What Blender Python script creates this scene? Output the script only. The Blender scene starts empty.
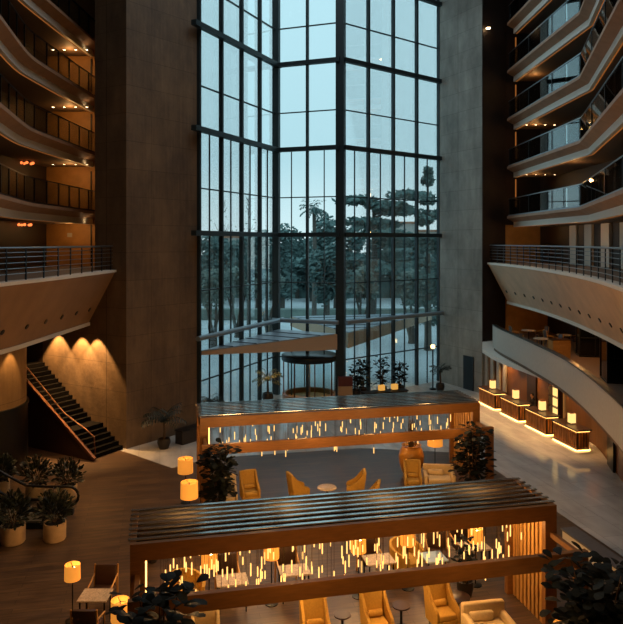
import bpy, bmesh, math, random
from mathutils import Vector, Matrix
R = random.Random(7)
sc = bpy.context.scene
COL = sc.collection
PI = math.pi
EYE, F, CX, HY = 9.2, 680.0, 311.5, 242.5
ANG = math.radians(12.56)
E1 = Vector((math.cos(ANG), math.sin(ANG), 0)); E2 = Vector((-math.sin(ANG), math.cos(ANG), 0))

# ------------------------------------------------------------------ helpers
def floor_at(px, py, z=0.0):
    d = (EYE - z) * F / (py - HY)
    return Vector(((px - CX) * d / F, d, z))

def link(o, parent=None):
    COL.objects.link(o)
    if parent is not None: o.parent = parent
    return o

def bx(bm, c, s, rz=0.0, rx=0.0, ry=0.0, bev=0.0, seg=2):
    m = Matrix.Translation(c) @ Matrix.Rotation(rz, 4, 'Z') @ Matrix.Rotation(ry, 4, 'Y') @ Matrix.Rotation(rx, 4, 'X') @ Matrix.Diagonal((s[0], s[1], s[2], 1))
    r = bmesh.ops.create_cube(bm, size=1.0, matrix=m)
    if bev > 0:
        es = list({e for v in r['verts'] for e in v.link_edges})
        bmesh.ops.bevel(bm, geom=es, offset=bev, segments=seg, profile=0.5, affect='EDGES')
    return bm

def cyl(bm, p0, p1, r0, r1=None, seg=12, caps=True):
    r1 = r0 if r1 is None else r1
    p0 = Vector(p0); p1 = Vector(p1); d = (p1 - p0)
    if d.length < 1e-6: return bm
    q = d.to_track_quat('Z', 'Y').to_matrix()
    a, b = [], []
    for i in range(seg):
        t = 2 * PI * i / seg
        v = q @ Vector((math.cos(t), math.sin(t), 0))
        a.append(bm.verts.new(p0 + v * r0)); b.append(bm.verts.new(p1 + v * r1))
    for i in range(seg):
        j = (i + 1) % seg
        bm.faces.new((a[i], a[j], b[j], b[i]))
    if caps:
        bm.faces.new(a[::-1]); bm.faces.new(b)
    return bm

def tube(bm, pts, r, seg=8):
    pts = [Vector(p) for p in pts]; n = len(pts); rings = []
    rr = r if isinstance(r, (list, tuple)) else [r] * n
    for i, p in enumerate(pts):
        t = (pts[min(i + 1, n - 1)] - pts[max(i - 1, 0)]).normalized()
        up = Vector((0, 0, 1)) if abs(t.z) < 0.95 else Vector((0, 1, 0))
        a = t.cross(up).normalized(); b = a.cross(t).normalized()
        rings.append([bm.verts.new(p + (a * math.cos(2 * PI * k / seg) + b * math.sin(2 * PI * k / seg)) * rr[i]) for k in range(seg)])
    for i in range(n - 1):
        for k in range(seg):
            j = (k + 1) % seg
            bm.faces.new((rings[i][k], rings[i][j], rings[i + 1][j], rings[i + 1][k]))
    bm.faces.new(rings[0][::-1]); bm.faces.new(rings[-1])
    return bm

def lathe(bm, prof, seg=24, c=(0, 0, 0), caps=True):
    c = Vector(c); rings = []
    for r, z in prof:
        rings.append([bm.verts.new(c + Vector((r * math.cos(2 * PI * k / seg), r * math.sin(2 * PI * k / seg), z))) for k in range(seg)])
    for i in range(len(rings) - 1):
        for k in range(seg):
            j = (k + 1) % seg
            bm.faces.new((rings[i][k], rings[i][j], rings[i + 1][j], rings[i + 1][k]))
    if caps:
        if prof[0][0] > 1e-4: bm.faces.new(rings[0][::-1])
        if prof[-1][0] > 1e-4: bm.faces.new(rings[-1])
    return bm

def prism(bm, poly, z0, z1):
    a = [bm.verts.new((p[0], p[1], z0)) for p in poly]; b = [bm.verts.new((p[0], p[1], z1)) for p in poly]
    n = len(poly)
    for i in range(n):
        j = (i + 1) % n
        bm.faces.new((a[i], a[j], b[j], b[i]))
    bm.faces.new(a[::-1]); bm.faces.new(b)
    return bm

def offs(poly, o):
    """offset a 2D polyline to its left by o (mitred)"""
    out = []; n = len(poly)
    for i in range(n):
        p = Vector(poly[i][:2])
        ds = []
        if i > 0: ds.append((p - Vector(poly[i - 1][:2])).normalized())
        if i < n - 1: ds.append((Vector(poly[i + 1][:2]) - p).normalized())
        ns = [Vector((-d.y, d.x)) for d in ds]
        m = sum(ns, Vector((0, 0))).normalized()
        k = max(0.5, m.dot(ns[0]))
        out.append(p + m * (o / k))
    return out

def sweep(bm, poly, prof):
    """closed profile of (left offset, z) swept along the plan line"""
    cols = [offs(poly, o) for o, z in prof]
    n, m = len(poly), len(prof)
    vs = [[bm.verts.new((cols[k][i].x, cols[k][i].y, prof[k][1])) for k in range(m)] for i in range(n)]
    for i in range(n - 1):
        for k in range(m):
            j = (k + 1) % m
            bm.faces.new((vs[i][k], vs[i][j], vs[i + 1][j], vs[i + 1][k]))
    bm.faces.new(vs[0][::-1]); bm.faces.new(vs[-1])
    return bm

def rect(o0, o1, z0, z1): return [(o0, z0), (o1, z0), (o1, z1), (o0, z1)]

def curve(pts, per=8):
    """Catmull-Rom through 2D points"""
    P = [Vector(p) for p in pts]; P = [P[0] * 2 - P[1]] + P + [P[-1] * 2 - P[-2]]; out = []
    for i in range(1, len(P) - 2):
        for s in range(per):
            t = s / per
            a, b, c, d = P[i - 1], P[i], P[i + 1], P[i + 2]
            out.append(0.5 * ((2 * b) + (c - a) * t + (2 * a - 5 * b + 4 * c - d) * t * t + (3 * b - a - 3 * c + d) * t ** 3))
    out.append(P[-2]); return out

def along(poly, step, start=0.0):
    P = [Vector(p[:2]) for p in poly]; acc = start; s = 0.0; out = []
    for i in range(len(P) - 1):
        L = (P[i + 1] - P[i]).length; d = (P[i + 1] - P[i]).normalized()
        while acc <= s + L:
            out.append((P[i] + d * (acc - s), d)); acc += step
        s += L
    return out

def obj(name, bm, mat, parent=None, smooth=False, world=False, kind=None, label=None):
    bmesh.ops.recalc_face_normals(bm, faces=bm.faces[:])
    me = bpy.data.meshes.new(name)
    if world and parent is not None:
        m = parent.matrix_basis; q = parent.parent
        while q is not None: m = q.matrix_basis @ m; q = q.parent
        bm.transform(m.inverted())
    bm.to_mesh(me); bm.free()
    me.materials.append(mat)
    if smooth:
        for p in me.polygons: p.use_smooth = True
        try: me.set_sharp_from_angle(angle=math.radians(40))
        except Exception: pass
    o = bpy.data.objects.new(name, me); link(o, parent)
    if kind: o['kind'] = kind
    if label: o['label'] = label
    return o

def B(): return bmesh.new()

def tag(o, label=None, cat=None, group=None, kind=None):
    if label: o['label'] = label
    if cat: o['category'] = cat
    if group: o['group'] = group
    if kind: o['kind'] = kind
    return o

def thing(name, label, cat, loc=(0, 0, 0), rz=0.0, group=None, kind=None):
    o = bpy.data.objects.new(name, None); o.empty_display_size = 0.2
    link(o); o.location = loc; o.rotation_euler = (0, 0, rz)
    o.matrix_basis = Matrix.Translation(Vector(loc)) @ Matrix.Rotation(rz, 4, 'Z')
    return tag(o, label, cat, group, kind)

def dup(root, loc, rz, label=None, scale=None, group=None):
    r = root.copy(); COL.objects.link(r); r.location = loc; r.rotation_euler = (0, 0, rz)
    if scale: r.scale = (scale,) * 3
    if label: r['label'] = label
    if group: r['group'] = group
    for ch in list(root.children):
        c = ch.copy(); COL.objects.link(c); c.parent = r
        for g in list(ch.children):
            d = g.copy(); COL.objects.link(d); d.parent = c
    return r

# ------------------------------------------------------------------ materials
def srgb(h):
    h = h.lstrip('#'); v = [int(h[i:i + 2], 16) / 255 for i in (0, 2, 4)]
    return tuple((c / 12.92 if c <= 0.04045 else ((c + 0.055) / 1.055) ** 2.4) for c in v) + (1,)

class NT:
    def __init__(s, name):
        s.m = bpy.data.materials.new(name); s.m.use_nodes = True; s.t = s.m.node_tree; s.n = s.t.nodes
        s.n.clear(); s.out = s.n.new('ShaderNodeOutputMaterial')
    def add(s, typ, **kw):
        n = s.n.new(typ)
        for k, v in kw.items():
            if k.startswith('i_'): n.inputs[k[2:].replace('_', ' ')].default_value = v
            else: setattr(n, k, v)
        return n
    def l(s, a, b): s.t.links.new(a, b)

def pmat(name, col, rough=0.5, metal=0.0, noise=0.0, scale=8.0, bump=0.0, emit=None, es=0.0, spec=0.5, coat=0.0, stretch=None):
    t = NT(name); p = t.add('ShaderNodeBsdfPrincipled')
    c = srgb(col) if isinstance(col, str) else col
    p.inputs['Base Color'].default_value = c; p.inputs['Roughness'].default_value = rough; p.inputs['Metallic'].default_value = metal
    p.inputs['Specular IOR Level'].default_value = spec; p.inputs['Coat Weight'].default_value = coat
    tc = t.add('ShaderNodeTexCoord'); mp = t.add('ShaderNodeMapping'); t.l(tc.outputs['Object'], mp.inputs['Vector'])
    if stretch: mp.inputs['Scale'].default_value = stretch
    nz = t.add('ShaderNodeTexNoise'); nz.inputs['Scale'].default_value = scale; nz.inputs['Detail'].default_value = 5
    t.l(mp.outputs['Vector'], nz.inputs['Vector'])
    if noise > 0:
        rp = t.add('ShaderNodeValToRGB')
        lo = tuple(max(0, x * (1 - noise)) for x in c[:3]) + (1,); hi = tuple(min(1, x * (1 + noise)) for x in c[:3]) + (1,)
        rp.color_ramp.elements[0].position = 0.3; rp.color_ramp.elements[1].position = 0.7
        rp.color_ramp.elements[0].color = lo; rp.color_ramp.elements[1].color = hi
        t.l(nz.outputs['Fac'], rp.inputs['Fac']); t.l(rp.outputs['Color'], p.inputs['Base Color'])
    if bump > 0:
        b = t.add('ShaderNodeBump'); b.inputs['Strength'].default_value = bump; b.inputs['Distance'].default_value = 0.02
        t.l(nz.outputs['Fac'], b.inputs['Height']); t.l(b.outputs['Normal'], p.inputs['Normal'])
    if emit:
        p.inputs['Emission Color'].default_value = srgb(emit); p.inputs['Emission Strength'].default_value = es
    t.l(p.outputs['BSDF'], t.out.inputs['Surface'])
    return t.m

def emat(name, col, s):
    t = NT(name); e = t.add('ShaderNodeEmission'); e.inputs['Color'].default_value = srgb(col); e.inputs['Strength'].default_value = s
    t.l(e.outputs[0], t.out.inputs['Surface']); return t.m

def concrete(name, c1, c2, lw=2.4, lh=1.25):
    t = NT(name); p = t.add('ShaderNodeBsdfPrincipled'); p.inputs['Roughness'].default_value = 0.75
    tc = t.add('ShaderNodeTexCoord'); sx = t.add('ShaderNodeSeparateXYZ'); t.l(tc.outputs['Object'], sx.inputs[0])
    ad = t.add('ShaderNodeMath', operation='ADD'); t.l(sx.outputs['X'], ad.inputs[0]); t.l(sx.outputs['Y'], ad.inputs[1])
    cb = t.add('ShaderNodeCombineXYZ'); t.l(ad.outputs[0], cb.inputs['X']); t.l(sx.outputs['Z'], cb.inputs['Y'])
    br = t.add('ShaderNodeTexBrick'); t.l(cb.outputs[0], br.inputs['Vector'])
    br.inputs['Scale'].default_value = 1.0; br.inputs['Brick Width'].default_value = lw; br.inputs['Row Height'].default_value = lh
    br.inputs['Mortar Size'].default_value = 0.012; br.inputs['Mortar Smooth'].default_value = 0.3; br.offset = 0.0
    br.inputs['Color1'].default_value = (1, 1, 1, 1); br.inputs['Color2'].default_value = (0.86, 0.86, 0.86, 1); br.inputs['Mortar'].default_value = (0.55, 0.55, 0.55, 1)
    n1 = t.add('ShaderNodeTexNoise'); n1.inputs['Scale'].default_value = 0.55; n1.inputs['Detail'].default_value = 8; n1.inputs['Roughness'].default_value = 0.68
    mp = t.add('ShaderNodeMapping'); mp.inputs['Scale'].default_value = (1, 1, 0.6); t.l(tc.outputs['Object'], mp.inputs[0]); t.l(mp.outputs[0], n1.inputs['Vector'])
    rp = t.add('ShaderNodeValToRGB'); rp.color_ramp.elements[0].position = 0.32; rp.color_ramp.elements[1].position = 0.68
    rp.color_ramp.elements[0].color = srgb(c1); rp.color_ramp.elements[1].color = srgb(c2); t.l(n1.outputs['Fac'], rp.inputs['Fac'])
    mx = t.add('ShaderNodeMix', data_type='RGBA', blend_type='MULTIPLY'); mx.inputs['Factor'].default_value = 1
    t.l(rp.outputs['Color'], mx.inputs['A']); t.l(br.outputs['Color'], mx.inputs['B'])
    m3 = t.add('ShaderNodeMapping'); m3.inputs['Scale'].default_value = (3.2, .22, 1); t.l(cb.outputs[0], m3.inputs[0])
    n3 = t.add('ShaderNodeTexNoise'); n3.inputs['Scale'].default_value = 1.6; n3.inputs['Detail'].default_value = 6; t.l(m3.outputs[0], n3.inputs['Vector'])
    r3 = t.add('ShaderNodeMapRange'); r3.inputs['From Min'].default_value = .3; r3.inputs['From Max'].default_value = .7; r3.inputs['To Min'].default_value = .86; r3.inputs['To Max'].default_value = 1.09; t.l(n3.outputs['Fac'], r3.inputs['Value'])
    mx2 = t.add('ShaderNodeMix', data_type='RGBA', blend_type='MULTIPLY'); mx2.inputs['Factor'].default_value = 1
    t.l(mx.outputs['Result'], mx2.inputs['A']); t.l(r3.outputs['Result'], mx2.inputs['B']); t.l(mx2.outputs['Result'], p.inputs['Base Color'])
    n2 = t.add('ShaderNodeTexNoise'); n2.inputs['Scale'].default_value = 6; n2.inputs['Detail'].default_value = 8; t.l(tc.outputs['Object'], n2.inputs['Vector'])
    bp = t.add('ShaderNodeBump'); bp.inputs['Strength'].default_value = 0.35; bp.inputs['Distance'].default_value = 0.03
    t.l(n2.outputs['Fac'], bp.inputs['Height']); t.l(bp.outputs['Normal'], p.inputs['Normal'])
    t.l(p.outputs['BSDF'], t.out.inputs['Surface']); return t.m

def planks(name, c1, c2, rough, rz, bw, bh, gap, gapc, spec=0.5, noise_amt=0.5, stretch=(0.6, 5, 1)):
    t = NT(name); p = t.add('ShaderNodeBsdfPrincipled'); p.inputs['Specular IOR Level'].default_value = spec
    tc = t.add('ShaderNodeTexCoord'); mp = t.add('ShaderNodeMapping'); mp.inputs['Rotation'].default_value = (0, 0, -rz); t.l(tc.outputs['Object'], mp.inputs[0])
    br = t.add('ShaderNodeTexBrick'); t.l(mp.outputs[0], br.inputs['Vector']); br.inputs['Scale'].default_value = 1.0
    br.inputs['Brick Width'].default_value = bw; br.inputs['Row Height'].default_value = bh; br.inputs['Mortar Size'].default_value = gap
    br.inputs['Color1'].default_value = srgb(c1); br.inputs['Color2'].default_value = srgb(c2); br.inputs['Mortar'].default_value = srgb(gapc)
    mp2 = t.add('ShaderNodeMapping'); mp2.inputs['Scale'].default_value = stretch; t.l(mp.outputs[0], mp2.inputs[0])
    nz = t.add('ShaderNodeTexNoise'); nz.inputs['Scale'].default_value = 2.0; nz.inputs['Detail'].default_value = 7; t.l(mp2.outputs[0], nz.inputs['Vector'])
    mr = t.add('ShaderNodeMapRange'); mr.inputs['From Min'].default_value = 0.3; mr.inputs['From Max'].default_value = 0.7
    mr.inputs['To Min'].default_value = 1 - noise_amt; mr.inputs['To Max'].default_value = 1 + noise_amt; t.l(nz.outputs['Fac'], mr.inputs['Value'])
    mx = t.add('ShaderNodeMix', data_type='RGBA', blend_type='MULTIPLY'); mx.inputs['Factor'].default_value = 1
    t.l(br.outputs['Color'], mx.inputs['A']); t.l(mr.outputs['Result'], mx.inputs['B']); t.l(mx.outputs['Result'], p.inputs['Base Color'])
    r2 = t.add('ShaderNodeMapRange'); r2.inputs['To Min'].default_value = rough * 0.8; r2.inputs['To Max'].default_value = rough * 1.25
    t.l(nz.outputs['Fac'], r2.inputs['Value']); t.l(r2.outputs['Result'], p.inputs['Roughness'])
    t.l(p.outputs['BSDF'], t.out.inputs['Surface']); return t.m

def glass(name, tint, gloss, rough=0.02, gcol=(1, 1, 1, 1)):
    t = NT(name); tr = t.add('ShaderNodeBsdfTransparent'); tr.inputs['Color'].default_value = srgb(tint)
    gl = t.add('ShaderNodeBsdfGlossy'); gl.inputs['Roughness'].default_value = rough; gl.inputs['Color'].default_value = gcol
    fr = t.add('ShaderNodeFresnel'); fr.inputs['IOR'].default_value = 1.45
    mu = t.add('ShaderNodeMath', operation='MULTIPLY'); mu.inputs[1].default_value = gloss; t.l(fr.outputs[0], mu.inputs[0]); mu.use_clamp = True
    mx = t.add('ShaderNodeMixShader'); t.l(mu.outputs[0], mx.inputs['Fac']); t.l(tr.outputs[0], mx.inputs[1]); t.l(gl.outputs[0], mx.inputs[2])
    t.l(mx.outputs[0], t.out.inputs['Surface']); return t.m

M = {}
M['conc_l'] = concrete('warm_lit_concrete', '#594a3c', '#80694f')  # pylon concrete with the warm light on it mixed into the colour
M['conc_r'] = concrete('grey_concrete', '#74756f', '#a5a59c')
M['conc_s'] = concrete('ochre_plaster', '#8a7050', '#b39062', 3.1, 2.9)
M['wood_floor'] = planks('dark_plank_floor', '#44352a', '#574330', 0.36, ANG, 2.4, 0.22, 0.006, '#1d130c')
M['marble'] = planks('grey_marble_floor', '#b4b3b0', '#c0beb9', 0.12, ANG + PI / 2, 1.5, 0.9, 0.006, '#918f8a', noise_amt=0.16, stretch=(.35, .9, 1))
M['dark_wall'] = pmat('dark_brown_wall', '#241811', 0.6, noise=0.3, scale=1.5)
M['corridor'] = planks('corridor_panel', '#2b2119', '#33271d', 0.55, 0, 1.2, 30, 0.03, '#120d09')
M['end_wall'] = pmat('ochre_end_wall', '#a8793f', 0.6, noise=0.15, scale=2)
M['ceiling'] = pmat('atrium_ceiling', '#2c2722', 0.8)
M['fascia'] = pmat('brown_fascia', '#a3836a', 0.6, noise=0.12, scale=2)
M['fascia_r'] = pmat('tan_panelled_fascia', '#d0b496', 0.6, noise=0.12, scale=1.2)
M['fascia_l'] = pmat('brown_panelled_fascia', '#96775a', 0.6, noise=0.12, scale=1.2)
M['white'] = pmat('off_white_band', '#dedad0', 0.55)
M['pale'] = pmat('pale_plaster', '#b3aea4', 0.6, noise=0.05)
M['soffit'] = pmat('soffit_plaster', '#6f5a48', 0.7)
M['rail_dark'] = pmat('dark_rail_metal', '#1d2226', 0.35, metal=0.6)
M['rail_silver'] = pmat('brushed_steel', '#9aa0a4', 0.3, metal=0.9)
M['rail_glass'] = glass('railing_glass', '#e9f1f2', .95)
M['rail_glass_l'] = glass('clear_railing_glass', '#f4f7f7', .3)
M['win_glass'] = glass('window_glass', '#f6fbfb', 0.35)
M['frame'] = pmat('dark_steel_frame', '#28353a', 0.45, metal=0.3)
M['frame_light'] = pmat('pale_steel_tube', '#8796a0', 0.35, metal=0.5)
M['led'] = emat('amber_led', '#c87838', .45)
M['down'] = emat('downlight_lens', '#ffd39a', 18)
M['downred'] = emat('red_lamp_lens', '#ff7a3c', 2)
M['perg'] = pmat('bronze_timber', '#84592c', 0.42, noise=0.15, scale=3, stretch=(1, 8, 8))
M['louver'] = pmat('polished_louver_metal', '#d0cec8', 0.16, metal=0.9)
M['louver_d'] = pmat('dark_louver_core', '#2a2018', 0.5)
M['slat'] = pmat('pale_oak_slat', '#b98a4a', 0.5, noise=0.1)
M['tube_glow'] = emat('glowing_glass_tube', '#ffc06a', 2.1)
M['cord'] = pmat('brass_cord', '#4a3a22', 0.4, metal=0.5)
M['must'] = pmat('mustard_fabric', '#b8913f', 0.85, noise=0.1, scale=20, bump=0.1)
M['cream'] = pmat('cream_fabric', '#d0b98d', 0.85, noise=0.08, scale=20)
M['brownf'] = pmat('brown_leather', '#3c2417', 0.5, noise=0.15)
M['stone_top'] = pmat('speckled_stone_top', '#b9a890', 0.35, noise=0.35, scale=30)
M['reflection_top'] = pmat('blue_reflection_top', '#a9bfd0', 0.12)  # blue window reflection painted into the tabletop colour
M['black'] = pmat('black_metal', '#0f0f10', 0.4, metal=0.4)
M['black_glass'] = pmat('black_tinted_glass', '#0a0c0e', 0.1)
M['shade'] = pmat('lit_lamp_shade', '#e6a64a', 0.8, emit='#ffa03c', es=.62)
M['bulb'] = emat('warm_bulb', '#ffe2a8', 30)
M['globe'] = emat('amber_globe', '#ffd080', 5)
M['lantern'] = emat('glowing_lantern', '#ffcb78', 1.5)
M['led_plinth'] = emat('plinth_led', '#ffb860', 11)
M['glow_box'] = emat('amber_box', '#e8a850', .9)
M['leaf'] = pmat('dark_fig_leaf', '#0d130c', 0.65, spec=.2, noise=0.5, scale=2.5)
M['leaf2'] = pmat('bushy_leaf', '#1c2417', 0.5, noise=0.4, scale=4)
M['leaf_palm'] = pmat('palm_leaf', '#1f2a20', 0.5, noise=0.4, scale=3)
M['leaf_warm'] = pmat('olive_palm_leaf', '#5d6136', 0.5, noise=0.3, scale=3)
M['bark'] = pmat('brown_bark', '#4a3a2c', 0.85, noise=0.3, scale=6)
M['pot_pale'] = pmat('pale_ceramic_pot', '#c9ae8a', 0.5, noise=0.08)
M['pot_dark'] = pmat('dark_ceramic_pot', '#221c18', 0.4)
M['urn'] = pmat('golden_ceramic_urn', '#b07a2c', 0.35, noise=0.15)
M['soil'] = pmat('dark_soil', '#1c140e', 0.9)
M['rec_wood'] = pmat('reception_walnut_wall', '#7a4e28', 0.45, noise=0.15, scale=2, stretch=(1, 1, 0.2))
M['desk_dark'] = pmat('dark_walnut_desk', '#2e1a10', 0.35, noise=0.2)
M['desk_front'] = pmat('carved_bronze_front', '#b0702f', 0.4, metal=0.3, noise=0.5, scale=9, stretch=(1, 1, 0.25))
M['led_strong'] = emat('warm_desk_led', '#ffb860', 5)
M['stair'] = pmat('black_stair_tread', '#060505', 0.8, spec=.08)
M['stair_side'] = pmat('dark_red_wood_panel', '#2e1a10', 0.4, noise=0.2, scale=2)
M['copper'] = pmat('copper_stringer', '#5e381c', 0.35, metal=0.5)
M['step'] = pmat('grooved_steel_step', '#8f8370', 0.35, metal=0.6)
M['canopy_roof'] = pmat('zinc_canopy_roof', '#8794a0', 0.4, metal=0.2)
M['canopy_edge'] = pmat('beige_canopy_edge', '#bba389', 0.6)
M['red'] = pmat('dark_red_panel', '#521212', 0.5)
M['beige'] = pmat('beige_laminate', '#9a7d5c', 0.5)
M['skin'] = pmat('skin', '#c68a62', 0.55)
M['hair'] = pmat('dark_hair', '#1b120c', 0.6)
M['jacket'] = pmat('charcoal_jacket', '#2a2320', 0.8)
M['stone'] = pmat('grey_stone', '#5c5d62', 0.3, noise=0.1)
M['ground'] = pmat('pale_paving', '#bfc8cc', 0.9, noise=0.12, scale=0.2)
M['tree1'] = pmat('hazed_evergreen_leaf', '#5d7573', 0.9, noise=0.4, scale=0.3)  # leaf colours paled to carry outdoor haze, here and the two below
M['tree2'] = pmat('hazed_cedar', '#58726f', 0.9, noise=0.4, scale=0.3)
M['tree3'] = pmat('hazed_olive_leaf', '#75857f', 0.9, noise=0.4, scale=0.5)
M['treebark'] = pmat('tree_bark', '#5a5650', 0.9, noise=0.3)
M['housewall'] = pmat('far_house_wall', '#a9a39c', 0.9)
M['houseroof'] = pmat('far_house_roof', '#9a6a50', 0.9)

# ------------------------------------------------------------------ plan of the building
C_L = Vector((-8.25, 30.3)); G_L = Vector((-5.62, 33.65)); A_ = Vector((-2.18, 41.25)); B_ = Vector((1.73, 39.85)); G_R = Vector((8.43, 45.3)); C_R = Vector((10.38, 41.4))
F_L = Vector((-9.97, 31.3)); F_R = Vector((12.06, 42.4))
ZT = 30.0
room = [(-18, -6), (18, -6), (18, 45), tuple(F_R), tuple(C_R), tuple(G_R), tuple(B_), tuple(A_), tuple(G_L), tuple(C_L), tuple(F_L), (-10.9, 36.3), (-18, 36.3)]
obj('floor', prism(B(), room, -0.3, 0.0), M['marble'], kind='structure')
obj('ceiling', prism(B(), [(-18, -6), (18, -6), (18, 48), (-18, 48)], ZT, ZT + 0.3), M['ceiling'], kind='structure')
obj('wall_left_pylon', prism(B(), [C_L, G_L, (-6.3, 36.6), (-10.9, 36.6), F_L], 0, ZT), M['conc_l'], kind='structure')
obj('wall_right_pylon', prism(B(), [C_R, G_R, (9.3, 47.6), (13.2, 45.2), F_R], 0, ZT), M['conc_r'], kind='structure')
obj('wall_left_end', prism(B(), [(-18, 36.3), (-10.9, 36.3), (-10.9, 36.6), (-18, 36.6)], 0, ZT), M['end_wall'], kind='structure')
obj('wall_right_end', prism(B(), [F_R, (18, 45), (18, 45.3), F_R + Vector((0, .3))], 10.3, ZT), M['dark_wall'], kind='structure')  # unlit upper part of the end wall, shade put into its colour
obj('wall_right_end_lower', prism(B(), [F_R, (18, 45), (18, 45.3), F_R + Vector((0, .3))], 2.9, 10.3), M['end_wall'], kind='structure')  # same wall where light reaches it, painted ochre
fr_n = Vector((.507, -.862))
obj('wall_right_shade', prism(B(), [C_R + Vector((.02, .01)), F_R, F_R + fr_n * .04, C_R + Vector((.02, .01)) + fr_n * .04], 3.2, ZT), M['dark_wall'], kind='structure')  # thin dark sheet painting shade onto the unlit pylon face
obj('wall_left', prism(B(), [(-18, -6), (-18, 36.5), (-18.3, 36.5), (-18.3, -6)], 0, ZT), M['dark_wall'], kind='structure')
obj('wall_right', prism(B(), [(18, -6), (18, 45.2), (18.3, 45.2), (18.3, -6)], 0, ZT), M['dark_wall'], kind='structure')
obj('wall_back', prism(B(), [(-18, -6), (18, -6), (18, -6.3), (-18, -6.3)], 0, ZT), M['dark_wall'], kind='structure')
# lounge wood floor laid on the marble
def loc2(u, v, o=(0, 0)): return Vector((o[0], o[1])) + u * E1.xy + v * E2.xy
pr = Vector((8.38, 23.2))
wood = [pr - 24 * E2.xy, pr + 6.6 * E2.xy, (2.2, 30.4), (-4.3, 29.0), (-5.69, 27.7), (-8.05, 29.75), (-9.97, 31.0), (-18, 36), (-18, 3)]
obj('floor_lounge', prism(B(), wood, 0.0, 0.012), M['wood_floor'], kind='structure')

# ------------------------------------------------------------------ glazed bay
zb = [4.56, 9.66, 14.76, 19.86, 24.96, ZT - 0.1]
def facet(n, a, b, bays, first, last):
    t = thing('window_%d' % n, None, None, (a.x, a.y, 0), kind='structure')
    d = (b - a); L = d.length; d = d.normalized(); nrm = Vector((d.y, -d.x)); rz = math.atan2(d.y, d.x)
    def pos(u, o=0): return a + d * u + nrm * o
    for i in range(bays + 1):
        if (i == 0 and not first) : continue
        w = 0.14
        if (i == bays and last == 'A'): w = 0.26
        if (i == bays and last == 'B'): w = 0.5
        p = pos(L * i / bays, 0.05)
        obj('mullion', bx(B(), (p.x, p.y, ZT / 2), (w, 0.22 if w < .2 else .42, ZT), rz), M['frame'], t, world=True)
    for i in range(bays):
        p = pos(L * (i + 0.5) / bays)
        obj('thin_mullion', bx(B(), (p.x, p.y, zb[2] / 2), (0.05, 0.07, zb[2]), rz), M['frame'], t, world=True)
    for k, z in enumerate(zb):
        e0 = 0.75 if n == 1 else 0; e1 = 0.75 if n == 3 else 0
        p = a + d * ((L + e1 - e0) / 2) + nrm * 0.26
        if k == 0:
            q0 = a - d * e0 + nrm * .5; q1 = b + d * e1 + nrm * .5
            obj('transom', cyl(B(), (q0.x, q0.y, z), (q1.x, q1.y, z), 0.13, seg=12), M['frame_light'], t, world=True, smooth=True)
        else:
            obj('transom', bx(B(), (p.x, p.y, z), (L + e0 + e1, 0.3, 0.25), rz), M['frame'], t, world=True)
    lo = [2.3] + [zb[i] + (zb[i + 1] - zb[i]) * .44 for i in range(5)]
    for z in lo:
        p = pos(L / 2)
        obj('thin_transom', bx(B(), (p.x, p.y, z), (L, 0.1, 0.06), rz), M['frame'], t, world=True)
    p = pos(L / 2, -0.04)
    obj('glazing', bx(B(), (p.x, p.y, ZT / 2), (L, 0.012, ZT), rz), M['win_glass'], t, world=True)
    return t
facet(1, G_L, A_, 4, True, 'A'); facet(2, A_, B_, 2, False, 'B'); facet(3, B_, G_R, 4, False, '')

# ------------------------------------------------------------------ balconies
EDGE_R = [(12.05, 41.9), (12.25, 31.1), (9.5, 20.9), (7.0, 11.5), (5.2, 3.0)]
EDGE_L = [(-11.25, 36.25), (-11.35, 33), (-11.42, 29.3)] + [tuple(p) for p in curve([(-11.42, 29.3), (-11.32, 27.2), (-10.35, 22.5)], 4)][1:] + [(-8.4, 14), (-6.5, 5)]
MAIN_R = [tuple(p) for p in curve([(10.77, 41.45), (10.95, 36), (10.6, 30.2), (9.75, 24), (8.47, 18.5), (6.9, 13), (4.9, 6)], 6)]
MAIN_L = [tuple(p) for p in curve([(-8.82, 30.55), (-8.95, 27), (-9.08, 23.6), (-9.39, 20.5), (-9.2, 16), (-8.0, 8)], 6)]
levels = [10.8, 13.85, 16.8, 19.75, 22.7]
ORD = ['lowest', 'second lowest', 'middle', 'second highest', 'topmost']

def wallpoly_poly(edge, side, back):   # edge polyline as polygon with back line
    return list(edge) + [(side * back, edge[-1][1]), (side * back, edge[0][1])]

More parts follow.
